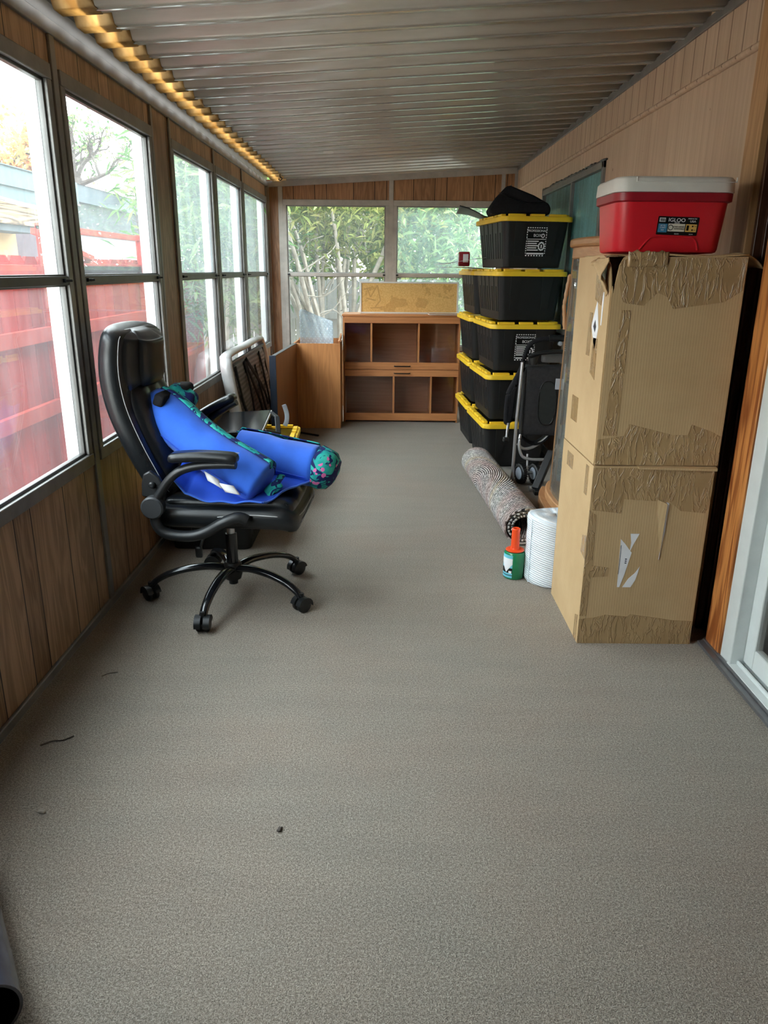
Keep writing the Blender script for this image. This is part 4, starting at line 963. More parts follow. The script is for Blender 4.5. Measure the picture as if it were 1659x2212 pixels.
mb = MB().grid(clr, 22, 20); mb.uv = [(i/21, j/19*2.6) for j in range(20) for i in range(22)]
o = mb.build('plastic_sheet', M['clear'], None, smooth=180, solid=.003); o.location = (-.815,6.955,0)
tag(o, 'clear dotted plastic sheet sticking up out of the narrow wooden cabinet', 'sheet')
t = thing('laminate_board', 'long brown board with dark navy end, standing on edge left of the narrow cabinet', 'board', (-.860,5.93,0))
a = math.atan2(.045,1.02); R = Matrix.Rotation(-a,3,'Z')
MB().obox(R@Vector((.0,.51,.39)),(.030,1.02,.770),R).build('panel', M['brownz'], t, bevel=.002)
MB().obox(R@Vector((-.010,-.004,.39)),(.052,.010,.775),R).build('end_strip', M['navy'], t, bevel=.002, label='dark navy end strip')
MB().obox(R@Vector((.0,.51,.777)),(.032,1.02,.006),R).build('top_edge', M['grey'], t, label='grey dusty top edge')

# folded silver framed piece with black straps leaning under the far left window
t = thing('folding_cot', 'folded silver framed grey panel with black straps, leaning under the far left windows', 'folding furniture', (-1.0,6.2,0), rot=(0,math.radians(-9.5),0))
Y0, Y1, Hh = -.80, .80, .835
path = smooth_path([(0,Y0,.02),(0,Y0,.35),(0,Y0,Hh-.14),(0,Y0+.035,Hh-.035),(0,Y0+.14,Hh),(0,0,Hh),(0,Y1-.14,Hh),(0,Y1-.035,Hh-.035),(0,Y1,Hh-.14),(0,Y1,.35),(0,Y1,.02)],6)
MB().tube(path,.030,10,flat=(.85,1.5),up=(1,0,0)).build('frame', M['silverpaint'], t, smooth=60)
def gp(u, v): 
    y = Y0+.055+(Y1-Y0-.11)*u; z = .05+(Hh-.115)*v; return Vector((.012+.008*math.sin(u*9)+.006*math.sin(v*23), y, z))
MB().grid(gp, 40, 40).build('grey_panel', M['greymesh'], t, smooth=180, solid=.010)
MB().box(.012,.034,Y0+.05,Y1-.05,Hh-.070,Hh-.050).build('cross_bar', M['black'], t, bevel=.004)
for pts in ([(-.66,.74),(-.63,.45),(-.50,.33),(-.36,.30)],[(-.30,.74),(-.26,.50),(-.32,.33),(-.44,.08)],[(-.26,.74),(-.12,.55),(.02,.36),(.06,.06)],[(-.20,.74),(.10,.56),(.30,.42),(.36,.30)],[(.10,.66),(.20,.30),(.26,.06)],[(.40,.74),(.44,.60),(.46,.40),(.42,.10)]):
    MB().tube(smooth_path([(.036,y,z) for y, z in pts],5),.026,8,flat=(1.0,.25),up=(1,0,0)).build('strap', M['blackrough'], t, smooth=60)
for y in (Y0+.075, Y1-.10): MB().box(.014,.030,y-.012,y+.012,.08,Hh-.08).build('side_bar', M['black'], t, bevel=.004)

# monitor lying on the left tote
zt_ = .352
t = thing('computer_monitor', 'black glossy flat monitor lying face up on the yellow lidded tote by the wall', 'monitor', (-.95,4.97,zt_))
P0 = Vector((-.175,-.20,.052)); ex = Vector((.335,.02,.020)); ey = Vector((-.01,.50,.045)); nz = ex.cross(ey).normalized()
def pl(a, b, h): return P0 + ex*a + ey*b + nz*h
MB().hexa([pl(0,0,-.022),pl(1,0,-.022),pl(1,1,-.022),pl(0,1,-.022),pl(0,0,0),pl(1,0,0),pl(1,1,0),pl(0,1,0)]).build('casing', M['black'], t, bevel=.004)
MB().hexa([pl(.02,.02,-.001),pl(.98,.02,-.001),pl(.98,.98,-.001),pl(.02,.98,-.001),pl(.02,.02,.0015),pl(.98,.02,.0015),pl(.98,.98,.0015),pl(.02,.98,.0015)]).build('screen', M['blackgloss'], t)
MB().bar(pl(1.01,.02,-.012),pl(1.01,.99,-.012),.006,.022).build('bezel_edge', M['silverpaint'], t, label='pale bezel edge')
MB().bar(pl(1.0,.95,-.01),(.225,.08,.110),.030,.012).bar((.225,.08,.110),(.245,-.02,.015),.034,.012).bar(pl(1.0,.10,-.02),(.24,-.04,.018),.06,.030).bar(pl(.5,.5,-.03),(-.0,.05,.002),.10,.05).build('stand', M['black'], t, bevel=.004)
o = MB().tube(smooth_path([(.0,.0,.0),(.012,.01,.03),(.016,.012,.075),(.006,.006,.125),(-.002,.0,.15)],5),.016,8,flat=(1,.16),up=(0,1,0)).build('loose_strap', M['strapgrey'], None, smooth=60); o.location = (-.700,5.24,zt_+.012)
tag(o, 'pale grey strap standing up on the yellow lid beside the black monitor', 'strap')
t = thing('flat_case', 'flat dark grey case on the near edge of the yellow lidded tote', 'case', (-.86,4.665,zt_+.001))
MB().rbox((0,0,.018),(.32,.085,.034),.010,8).build('case_body', M['grey'], t, smooth=60)
MB().rbox((.175,.0,.014),(.040,.060,.022),.006,5).build('case_clip', M['black'], t, smooth=60)
o = MB().bar((0,0,.010),(.22,-.16,.010),.020,.016).build('thin_rod', M['black'], None, bevel=.004); o.location = (-.90+.01,6.90,0) if False else (-.800,6.74,0)
tag(o, 'thin black rod lying on the carpet at the foot of the narrow cabinet', 'rod')

# ------------------------------------------------------------------ pet stroller
t = thing('pet_stroller', 'folded black pet stroller with silver frame in front of the tote stack', 'stroller', (1.07,5.16,0))
def rel(p): return Vector(p) - Vector((1.07,5.16,0))
mb = MB().rbox(rel((1.098,5.20,.570)),(.290,.135,.480),.018,14,soft(.006,11))
mb.build('cabin', M['strollerfab'], t, smooth=60)
ov = [(.060*math.copysign(abs(math.cos(a))**.7,math.cos(a))+.045, .560+.150*math.copysign(abs(math.sin(a))**.8,math.sin(a))) for a in [2*PI*k/28 for k in range(28)]]
MB().prism(ov, lambda p,b:(p[0],b,p[1]), -.034,-.028).build('mesh_window', M['meshdark'], t, bevel=.002)
MB().tube([(x*1.0,-.035,z) for x, z in ov],.004,6,closed=True).build('window_piping', M['black'], t, smooth=60)
MB().tube([(-.118,-.038,.345),(-.118,-.038,.79)],.0035,6).build('seam', M['black'], t, smooth=60)
MB().tube(smooth_path([rel(p) for p in [(.935,5.14,.80),(.940,5.13,.86),(.958,5.11,.935),(.990,5.09,.975),(1.045,5.08,.992),(1.09,5.08,.998)]],6),.016,10).build('handle_bend', M['blackrough'], t, smooth=60)
MB().tube([rel((1.085,5.08,.998)),rel((1.28,5.08,1.002))],.022,12).lathe([(.001,-.012),(.016,-.010),(.018,.004),(.010,.012),(.001,.013)],14,Matrix.Translation(rel((1.155,5.06,.968)))).build('grip', M['black'], t, smooth=60)
MB().lathe([(.001,-.01),(.014,-.008),(.015,.004),(.001,.012)],14,Matrix.Translation(rel((1.155,5.045,.968))) @ Matrix.Rotation(PI/2,4,'X')).build('button', M['strapgrey'], t, smooth=60)
MB().tube(smooth_path([rel(p) for p in [(.985,5.10,.878),(1.02,5.06,.900),(1.09,5.04,.914),(1.18,5.05,.915),(1.26,5.08,.905)]],6),.020,8,flat=(1.4,.7)).build('tray', M['black'], t, smooth=60)
MB().lathe([(.001,0),(.030,0),(.034,.02),(.036,.07),(.030,.072),(.026,.02),(.001,.02)],20,Matrix.Translation(rel((1.000,5.12,.822)))).build('cup_holder', M['black'], t, smooth=40)
MB().rbox(rel((1.15,5.14,.862)),(.18,.05,.055),.01,6).build('tray_base', M['grey'], t, smooth=60)
MB().tube([rel((.930,5.13,.835)),rel((.912,5.11,.45)),rel((.905,5.10,.030))],.0115,10).build('leg', M['silver'], t, smooth=60)
MB().tube([rel((.905,5.24,.62)),rel((.862,5.16,.36)),rel((.852,5.15,.30))],.0105,10).build('leg', M['silver'], t, smooth=60)
MB().rbox(rel((.852,5.15,.300)),(.040,.035,.035),.008,5).build('leg_foot', M['black'], t, smooth=60)
cl = MB()
for k in range(4):
    cl.tube(smooth_path([rel((.935+.004*k,5.14+.01*k,.80)),rel((.905-.012*k,5.15,.72-.02*k)),rel((.885-.012*k,5.14,.62-.01*k)),rel((.878-.01*k,5.15,.50-.02*k)),rel((.868-.004*k,5.15,.42))],5),[.020]*20+[.010],8)
cl.build('folded_canopy', M['blackrough'], t, smooth=60)
MB().tube(smooth_path([rel(p) for p in [(.945,5.11,.345),(.938,5.10,.31),(.940,5.09,.25),(.965,5.08,.195),(1.02,5.075,.178),(1.10,5.075,.176),(1.28,5.075,.176)]],6),.0105,10).build('lower_frame', M['silver'], t, smooth=60)
MB().tube(smooth_path([rel(p) for p in [(.945,5.20,.26),(.99,5.20,.225),(1.05,5.20,.235),(1.11,5.20,.275),(1.16,5.20,.325)]],6),.0105,10).build('basket_bar', M['silver'], t, smooth=60)
def bas(u, v): return Vector((-.11+.21*u, .02+.10*v, .255+.07*abs(2*u-1)**2+.01*math.sin(v*8)))
MB().grid(bas, 14, 8).build('basket', M['blackrough'], t, smooth=180, solid=.006)
MB().tube([rel((1.005,5.12,.205)),rel((1.005,5.10,.12)),],.008,8).tube([rel((.958,5.10,.078)),rel((1.062,5.10,.078))],.010,8).build('wheel_fork', M['silver'], t, smooth=60)
for x in (.962,1.060):
    wM = Matrix.Translation(rel((x,5.10,.072))) @ Matrix.Rotation(PI/2-.25,4,'Y') if False else Matrix.Translation(rel((x,5.10,.072))) @ Matrix.Rotation(.35,4,'Z') @ Matrix.Rotation(PI/2,4,'Y')
    w_ = MB().lathe([(.046,-.020),(.062,-.018),(.070,-.010),(.071,.010),(.062,.018),(.046,.020)],26,wM,cap=False)
    for k in range(26):
        a = 2*PI*k/26; c = wM @ Vector((.071*math.cos(a),.071*math.sin(a),0)); w_.obox(c,(.008,.008,.026),(wM.to_3x3() @ Matrix.Rotation(a,3,'Z')))
    ww = w_.build('wheel', M['black'], t, smooth=50)
    MB().lathe([(.001,-.018),(.044,-.016),(.047,0),(.044,.016),(.001,.018)],20,wM).build('wheel_hub', M['strapgrey'], ww, smooth=40)

# black bar leaning beside the curio cabinet
t = thing('folded_stand', 'black folded stand bar propped at an angle between the stroller and the curio cabinet', 'stand', (1.045,4.85,0))
MB().bar((-.02,.02,.022),(.105,.17,.250),.055,.030).build('bar', M['black'], t, bevel=.006)
MB().bar((-.04,-.03,.016),(.05,-.03,.016),.07,.030).build('foot', M['black'], t, bevel=.006)
MB().lathe([(.001,-.012),(.018,-.012),(.018,.012),(.001,.012)],16,Matrix.Translation((-.045,.05,.019)) @ Matrix.Rotation(PI/2,4,'Y')).build('hinge_bolt', M['silver'], t, smooth=40)

# ------------------------------------------------------------------ curio cabinet with bowed glass front
t = thing('curio_cabinet', 'honey oak curio cabinet with bowed glass, behind the cardboard boxes', 'cabinet', (1.270,4.36,0), rot=(0,math.radians(1.2),0))
def bow(s, off=0, n=22):
    pts = []
    for k in range(n+1):
        y = -.36-off + (.72+2*off)*k/n; q = y/(.36+off); pts.append((-.165-off-.075*(1-abs(q)**2.4), y))
    return [(.0,-.36-off)] + pts + [(.0,.36+off)]
def slab(name, off, z0, z1, mat, bev=.006): return MB().prism(bow(off=off) if False else bow(0,off), lambda p,b:(p[0],p[1],b), z0, z1).build(name, mat, t, bevel=bev)
slab('base', .060, .0, .065, M['oak']); slab('base_moulding', .026, .065, .115, M['oak'])
slab('cornice', .005, 1.485, 1.545, M['oak']); slab('top_panel', .022, 1.545, 1.590, M['oak'], .012)
for z in (.42,.80,1.15): slab('shelf', -.012, z, z+.006, M['cabglass'], 0)
MB().box(-.008,-.002,-.35,.35,.115,1.485).build('back_panel', M['oakz'], t)
bp = bow(0)[1:-1]
def strip_post(i0, i1, name, th=.012):
    mb = MB()
    for i in range(i0, i1):
        (xa,ya),(xb,yb) = bp[i],bp[i+1]; mb.hexa([(xa-.004,ya,.115),(xb-.004,yb,.115),(xb+th,yb,.115),(xa+th,ya,.115),(xa-.004,ya,1.485),(xb-.004,yb,1.485),(xb+th,yb,1.485),(xa+th,ya,1.485)])
    return mb.build(name, M['oakz'], t)
for i0, i1 in ((0,1),(21,22),(16,17),(5,6)): strip_post(i0, i1, 'stile')
for y in (-.36,.36): MB().box(-.18,-.15,y-.012,y+.012,.115,1.485).build('corner_post', M['oakz'], t, bevel=.003)
mb = MB()
for i in range(1, 21):
    (xa,ya),(xb,yb) = bp[i],bp[i+1]; mb.hexa([(xa,ya,.118),(xb,yb,.118),(xb+.003,yb,.118),(xa+.003,ya,.118),(xa,ya,1.482),(xb,yb,1.482),(xb+.003,yb,1.482),(xa+.003,ya,1.482)])
mb.build('bowed_glass', M['cabglass'], t)
for y in (-.36,.36): MB().box(-.15,-.01,y-.002,y+.002,.118,1.482).build('side_glass', M['cabglass'], t)
for z, r_ in ((1.36,.016),(1.32,.020),(1.26,.024),(1.20,.020),(1.15,.014),(1.10,.010)):
    pass
cv = MB(); (xa,ya) = bp[17]
cv.tube(smooth_path([(xa-.006,ya,1.40),(xa-.014,ya,1.34),(xa-.020,ya,1.27),(xa-.024,ya,1.22),(xa-.016,ya,1.16),(xa-.008,ya,1.09)],4),[.008+.005*abs(math.sin(k*1.15)) for k in range(21)],8)
cv.build('carved_ornament', M['oakz'], t, smooth=60)
MB().box(bp[17][0]-.030,bp[17][0]-.004,bp[17][1]-.004,bp[17][1]+.004,.735,.80).build('plastic_clip', M['strapgrey'], t, bevel=.002, label='pale plastic clip')

# ------------------------------------------------------------------ cardboard boxes
def carton(name, label, loc, w, d, h, notch=False, rz=0):
    t = thing(name, label, 'box', loc, rz)
    th = .005
    if notch:
        poly = [(.004,0),(w,0),(w,h),(.34*w,h-.003),(.10*w,h-.002),(.075*w,h-.006),(.050*w,h-.03),(.036*w,h-.07),(.024*w,h-.125),(.012*w,h-.10),(.004,h-.125)]
    else: poly = [(0,0),(w,0),(w,h),(0,h)]
    MB().prism(poly, lambda p,b:(p[0],b,p[1]), 0, th).build('front_panel', M['cardboard'], t)
    if notch: lp = [(.003,0),(d,0),(d,h),(.13,h+.004),(.09,h-.006),(.035,h-.030),(.010,h-.085),(.003,h-.13)]
    else: lp = [(.003,0),(d,0),(d,h),(.003,h)]
    MB().prism(lp, lambda p,b:(b,p[0],p[1]), 0, th).build('side_panel', M['cardboard'], t)
    MB().box(w-th,w,th,d,0,h).build('side_panel', M['cardboard'], t)
    MB().box(th,w-th,d-th,d,0,h).build('back_panel', M['cardboard'], t)
    MB().box(th,w-th,th,d-th,.001,.006).build('bottom_panel', M['cardboard'], t)
    return t
def patch(t, name, mat, poly, y=-.0012, y2=.0, axis='front', th=.0008, label=None):
    fn = (lambda p,b:(p[0],b,p[1])) if axis == 'front' else (lambda p,b:(b,p[0],p[1]))
    return MB().prism(poly, fn, y, y2).build(name, mat, t, label=label)
wL, dL, hL = .452, .49, .726
lo = carton('cardboard_box', 'lower tall cardboard box with torn white label, standing on the carpet', (.782,2.712,.0005), wL, dL, hL)
MB().box(.0,wL+.004,-.002,dL*.52,hL,hL+.005).box(.0,wL,dL*.52,dL,hL,hL+.005).build('top_flap', M['cardboard'], lo)
tp = [[(.0,hL),(.0,.632),(.012,.560),(.120,.548),(.125,.605),(.215,.600),(.30,.596),(.345,.560),(.440,.552),(.452,.620),(.452,hL)],
      [(.0,.0),(.0,.105),(.055,.112),(.10,.125),(.19,.118),(.20,.128),(.32,.112),(.37,.104),(.452,.100),(.452,.0)],
      [(.0,.12),(.026,.12),(.030,.30),(.028,.54),(.0,.56)], [(.028,.285),(.095,.290),(.098,.325),(.03,.335)]]
for q in tp: patch(lo, 'packing_tape', M['tape'], q)
for q in ([(.02,.0),(.06,.0),(.06,.10),(.02,.115)],[(.005,.36),(.065,.37),(.06,.44),(.005,.455)],[(.06,.60),(.10,.60),(.10,.715),(.06,.715)],[(.30,.64),(.40,.64),(.40,.70),(.30,.70)]):
    patch(lo, 'packing_tape', M['tape'], q, axis='side')
for q in ([(.131,.445),(.150,.425),(.169,.40),(.178,.39),(.174,.37),(.170,.35),(.160,.30),(.145,.245),(.136,.245)],[(.166,.467),(.200,.467),(.192,.448),(.184,.43),(.176,.41),(.170,.392),(.172,.43)],[(.216,.333),(.211,.305),(.204,.275),(.189,.245),(.157,.245),(.176,.280),(.200,.305)]):
    patch(lo, 'torn_label', M['paper'], q, label='torn piece of white label')
mk = MB()
for z in (.345,.353,.361): mk.box(.155,.162,-.0022,-.0012,z,z+.004)
mk.box(.1340,.1355,-.0022,-.0012,.30,.42); mk.build('label_marks', M['navy'], lo)
patch(lo, 'torn_edge', M['paper'], [(.288,.594),(.298,.590),(.296,.55),(.294,.48),(.289,.42),(.284,.362),(.285,.42),(.287,.50)], y=-.004, label='pale torn cardboard edge')
MB().hexa([(.286,-.001,.36),(.2875,-.002,.59),(.252,-.001,.605),(.262,-.001,.50),(.286,-.003,.36),(.2875,-.012,.59),(.252,-.003,.605),(.262,-.003,.50)]).build('torn_flap', M['cardboard'], lo)
MB().hexa([(.165,-.012,hL-.002),(.455,-.016,hL-.006),(.462,.03,hL+.004),(.165,.03,hL+.006),(.165,-.012,hL+.005),(.455,-.016,hL+.002),(.462,.03,hL+.0075),(.165,.03,hL+.0075)]).build('taped_rim', M['cardboard'], lo)
wU, dU, hU = .462, .48, .738
upb = carton('cardboard_box', 'upper tall cardboard box with crumpled torn top corner, under the red cooler', (.784,2.722,hL+.009), wU, dU, hU, True)
for q in ([(.025,hU-.02),(.030,hU-.10),(.045,hU-.155),(.12,hU-.165),(.165,hU-.120),(.20,hU-.135),(.225,hU-.175),(.33,hU-.160),(.40,hU-.150),(.46,hU-.110),(.461,hU-.004),(.2,hU-.006),(.05,hU-.008)],
          [(.0+.004,.0),(.004,.095),(.07,.105),(.10,.110),(.115,.155),(.20,.135),(.28,.115),(.335,.115),(.345,.155),(.42,.130),(.461,.110),(.461,.0)],
          [(.022,.11),(.075,.11),(.078,hU-.18),(.045,hU-.18)]):
    patch(upb, 'packing_tape', M['tape'], q)
for q in ([(.06,hU-.02),(.20,hU-.015),(.19,hU-.15),(.10,hU-.17)],[(.10,.30),(.17,.32),(.165,.45),(.105,.45)],[(.30,.10),(.40,.10),(.40,.20),(.30,.20)],[(.20,hU-.36),(.25,hU-.36),(.245,hU-.20),(.20,hU-.20)]):
    patch(upb, 'packing_tape', M['tape'], q, axis='side')
patch(upb, 'diamond_label', M['paper'], [(.135,.405),(.205,.49),(.150,.585),(.110,.49)], axis='side', label='white diamond shaped label')
patch(upb, 'label_mark', M['navy'], [(.150,.47),(.175,.49),(.155,.515),(.138,.49)], y=-.002, axis='side')
patch(upb, 'label_scrap', M['paper'], [(.075,.50),(.085,.50),(.088,.60),(.078,.625),(.07,.60)], axis='side', label='thin white label scrap')
# top flaps, not quite flat, and the crumpled corner
def fl(x0,x1,y0,y1,z,lift): 
    return lambda u,v: Vector((x0+(x1-x0)*u, y0+(y1-y0)*v, z + lift*math.sin(u*PI*2.2+.6)*(1-v) + .003*math.sin(v*9)))
MB().grid(fl(.08,wU,-.004,.22,hU+.003,.004),16,8).build('top_flap', M['cardboard'], upb, smooth=180, solid=.005)
MB().grid(fl(.02,wU,.235,dU,hU+.002,.001),10,8).build('top_flap', M['cardboard'], upb, smooth=180, solid=.005)
MB().grid(lambda u,v: Vector((wU-.005+.075*u, .03+.40*v, hU+.008-.045*u**2+.006*math.sin(v*8))),8,10).build('side_flap', M['cardboard'], upb, smooth=180, solid=.005)
def crum(u, v): 
    p = Vector((-.010+.006*math.sin(v*9)-.012*math.sin(v*PI), .018+.15*u, hU-.135+.10*u*(1-v)+.128*v))
    n_ = mnoise.noise(Vector((u*7,v*7,3)))*.012; return p + Vector((n_-.006*v, 0, n_*.5))
MB().grid(crum, 14, 12).build('crumpled_flap', M['cardboard'], upb, smooth=180, solid=.004)
def crum2(u, v): 
    p = Vector((.048+.42*u*.33, -.004-.012*math.sin(u*PI)*v, hU-.035+.050*v)); return p + Vector((0, mnoise.noise(Vector((u*9,v*5,8)))*.008, mnoise.noise(Vector((u*8,v*4,1)))*.010))
MB().grid(crum2, 16, 6).build('crumpled_flap', M['tape'], upb, smooth=180, solid=.003)

# ------------------------------------------------------------------ cooler on the boxes
t = thing('picnic_cooler', 'red picnic cooler with white lid on the upper cardboard box', 'cooler', (.992,2.915,hL+.009+hU+.012), math.radians(0))
def ring(w, d, r, z, n=5): return [(x,y,z) for x, y in rrect(w,d,r,n)]
def loft(rings):
    n = len(rings[0]); vs = [p for r in rings for p in r]; fs = [tuple(range(n-1,-1,-1)), tuple((len(rings)-1)*n+k for k in range(n))]
    for i in range(len(rings)-1):
        for k in range(n): fs.append((i*n+k, i*n+(k+1)%n, (i+1)*n+(k+1)%n, (i+1)*n+k))
    return MB().add(vs, fs)
loft([ring(.345,.235,.05,0),ring(.365,.252,.055,.004),ring(.372,.257,.055,.012),ring(.392,.290,.055,.170)]).build('body', M['red'], t, smooth=40)
loft([ring(.392,.290,.05,.164),ring(.412,.308,.055,.168),ring(.414,.310,.055,.193),ring(.40,.30,.05,.195)]).build('rim_band', M['redtrim'], t, smooth=40)
loft([ring(.405,.302,.05,.194),ring(.418,.314,.055,.196),ring(.414,.310,.055,.236),ring(.400,.296,.05,.244),ring(.395,.292,.05,.2445)]).build('lid', M['white'], t, smooth=40)
MB().box(-.145,.195,-.158,-.152,.2255,.2285).box(-.145,-.142,-.158,-.152,.2285,.242).box(.192,.195,-.158,-.152,.2285,.242).build('lid_grip', M['white'], t, bevel=.001)
def ck(z): return -(.257+(.290-.257)*(z-.012)/.158)/2
arch = smooth_path([(-.105,ck(.012)-.001,.010),(-.090,ck(.03)-.001,.030),(-.075,ck(.045)-.001,.046),(-.055,ck(.052)-.001,.052),(.055,ck(.052)-.001,.052),(.080,ck(.046)-.001,.046),(.092,ck(.03)-.001,.030),(.098,ck(.012)-.001,.010)],5)
MB().tube(arch,.004,8,flat=(1,.8)).build('foot_arch', M['red'], t, smooth=60)
mb = MB(); sl = math.atan2((.290-.257)/2,.158)
lb = senvless('product_label', t, (.018, ck(.088)-.0012, .088)); lb.rotation_euler = (sl,math.radians(1.5),0); lb['label'] = 'black product label with white lettering'
lw, lh = .142, .060
MB().prism(rrect(lw,lh,.003,3), lambda p,b:(p[0],b,p[1]), 0, .0012).build('label_back', M['groove'], lb)
MB().box(-.066,-.045,-.0005,.0004,.012,.025).build('barcode_panel', M['paper'], lb)
bc = MB()
for k in range(6): bc.box(-.0635+.003*k,-.062+.003*k+(.0006 if k%2 else 0),-.0010,-.0002,.014,.023)
bc.build('barcode', M['groove'], lb)
MB().box(-.067,-.036,-.0005,.0004,-.022,.006).build('blue_panel', plain('label_blue',(.03,.19,.34),.4), lb)
MB().box(-.033,.025,-.0005,.0004,-.018,.007).build('cream_panel', plain('label_cream',(.66,.62,.52),.4), lb)
MB().box(.028,.066,-.0005,.0004,-.018,.007).build('yellow_panel', plain('label_yellow',(.70,.46,.12),.4), lb)
text('label_text','IGLOO',M['paper'],lb,.0165,front(-.006,-.0006,.0185,1.15)); text('label_text','LAGUNA',M['paper'],lb,.0045,front(-.004,-.0006,.0098))
text('label_text','MADE IN THE',M['paper'],lb,.0050,front(.047,-.0006,.0245)); text('label_text','USA',M['paper'],lb,.0095,front(.050,-.0006,.016,1.2))
text('label_text','UP TO',M['paper'],lb,.0062,front(-.0515,-.0008,.000)); text('label_text','2 DAY',M['paper'],lb,.0072,front(-.0515,-.0008,-.0065)); text('label_text','ICE',M['paper'],lb,.0065,front(-.0515,-.0008,-.0145))
text('label_text','ONE HAND',M['groove'],lb,.0072,front(.004,-.0008,-.0025)); text('label_text','REMOVABLE',M['groove'],lb,.0062,front(.006,-.0008,-.0095))
MB().tube([(-.024+.008*math.cos(a),-.0008,-.0055+.008*math.sin(a)) for a in [2*PI*k/16 for k in range(16)]],.0012,5,closed=True).build('icon_ring', M['groove'], lb)
dk = MB()
for x0,x1,z0_,z1_ in ((.031,.039,-.014,.003),(.049,.054,-.002,.003),(.049,.054,-.014,-.009)): dk.box(x0,x1,-.0010,-.0002,z0_,z1_)
dk.build('icon_bars', M['groove'], lb)
text('label_text','9 qt',M['groove'],lb,.0055,front(.060,-.0008,.001)); text('label_text','8 L',M['groove'],lb,.0055,front(.060,-.0008,-.012))
text('label_text','IGLOO',M['paper'],lb,.0050,front(.0,-.0006,-.0255)); text('label_text','IGLOO',M['paper'],lb,.0045,front(.050,-.0006,-.0255))

# ------------------------------------------------------------------ rug roll, stretch wrap, bubble wrap, wrapped tube
N_, F_ = Vector((.762,3.83,0)), Vector((.672,5.30,0)); L_ = (F_-N_).length; ax = (F_-N_).normalized(); sd = Vector((ax.y,-ax.x,0)); R0 = .107
turns, th = 3.1, .012; cs = []; s_ = 0; n_ = 110
prev = None
for k in range(n_+1):
    a = 2*PI*turns*k/n_; r = R0 - .0185*a/(2*PI) ; ang = math.radians(-62) + a      # start near the floor on the left, wind clockwise over the top
    p = (-math.sin(ang)*r*1.03, R0 + math.cos(ang)*r*.97 - .003)
    if prev: s_ += math.hypot(p[0]-prev[0], p[1]-prev[1])
    cs.append((p, s_, ang, r)); prev = p
cs = [((-x if False else x, z), s, a, r) for (x, z), s, a, r in cs]
mb = MB(); uv = []; nl = 50; vs = []; fs = []
for j in range(nl+1):
    v = j/nl; base = N_ + ax*L_*v
    for (p, s, a, r) in cs:
        g = 1 + .03*math.sin(v*5+1)
        vs.append(base + sd*p[0]*g + Vector((0,0,p[1]))); uv.append((s, v*L_))
n = len(cs)
for j in range(nl):
    for k in range(n-1): fs.append((j*n+k, j*n+k+1, (j+1)*n+k+1, (j+1)*n+k))
mb.add([tuple(p - N_) for p in vs], fs); mb.uv = uv
o = mb.build('rolled_rug', M['rug'], None, smooth=60, solid=.011, fix=False); o.location = N_
tag(o, 'rolled braided grey rug with ring pattern lying on the carpet by the totes', 'rug')
t = thing('stretch_wrap_roll', 'green stretch wrap roll with orange handle standing beside the bubble wrap', 'wrap roll', (.638,3.398,0), 0)
MB().lathe([(.001,.001),(.046,.001),(.050,.006),(.050,.128),(.046,.134),(.036,.136),(.001,.136)],36).build('film_roll', M['green'], t, smooth=40)
def cyl(a0, a1, z0, z1, r=.0506, n=14):
    mb = MB()
    for k in range(n):
        a, b = math.radians(a0+(a1-a0)*k/n), math.radians(a0+(a1-a0)*(k+1)/n)
        q = [(r_*math.cos(w_),r_*math.sin(w_)) for r_ in (r-.0008,r) for w_ in (a,b)]
        mb.hexa([(*q[0],z0),(*q[1],z0),(*q[3],z0),(*q[2],z0),(*q[0],z1),(*q[1],z1),(*q[3],z1),(*q[2],z1)])
    return mb
A0, A1 = 172, 252
cyl(A0,A1,.010,.125).build('label_wrap', M['cyan'], t); cyl(A0,A1,.078,.108,.0510).build('label_panel', M['paper'], t)
mb = MB()
for k in range(10):
    z = .036+.0042*k; ac = 216; hw_ = 1+3.4*k; mb.v, mb.f = cyl(max(A0,ac-hw_),min(A1,ac+hw_),z,z+.0043,.0512,6).add(mb.v, mb.f) and (mb.v, mb.f) if False else (mb.v, mb.f)
    c_ = cyl(max(A0,ac-hw_),min(A1,ac+hw_),z,z+.0043,.0511,6); mb.add(c_.v, c_.f)
mb.build('label_triangle', M['paper'], t, label='white triangle on the label')
cyl(A0,A1,.034,.060,.0508).build('label_band', M['groove'], t); cyl(A0,A1,.021,.025,.0510).build('label_stripe', M['navy'], t); cyl(232,248,.034,.046,.0514,5).build('label_mark', M['paper'], t)
MB().lathe([(.014,.136),(.040,.136),(.044,.139),(.044,.143),(.040,.146),(.022,.147),(.020,.152),(.0195,.235),(.021,.246),(.0175,.250),(.0135,.249),(.0125,.15)],28,cap=False).build('handle', M['orange'], t, smooth=40, label='orange tube handle')
t = thing('bubble_wrap_roll', 'white bubble wrap roll standing against the lower cardboard box', 'wrap roll', (.816,3.372,0))
pr = [(.001,.004),(.110,.001),(.126,.004),(.130,.012)] + [(.130+.0012*math.sin(k*.9),.012+.306*k/24) for k in range(1,25)] + [(.1285,.323),(.122,.330),(.100,.332),(.040,.330),(.001,.329)]
mb = MB().lathe([(r,z) for r,z in pr],48,cap=False)
for i,p in enumerate(mb.v):
    q = Vector(p); mb.v[i] = (q.x + .05*q.z*0, q.y, q.z + (.008*math.sin(math.atan2(q.y,q.x)*2+1) if q.z > .3 else 0))
mb.build('roll', M['bubble'], t, smooth=50)
MB().tube([(.132*math.cos(a),.132*math.sin(a),z) for a, z in ((3.55,.006),(3.55,.32))],.004,6,flat=(1,.5)).build('loose_end', M['bubble'], t, smooth=60)
t = thing('wrapped_tube', 'dark film wrapped tube lying on the carpet in the near left corner', 'tube', (-.745,1.06,0), math.radians(34.5))
TR = Matrix.Translation((0,0,.068)) @ Matrix.Rotation(-PI/2,4,'X')
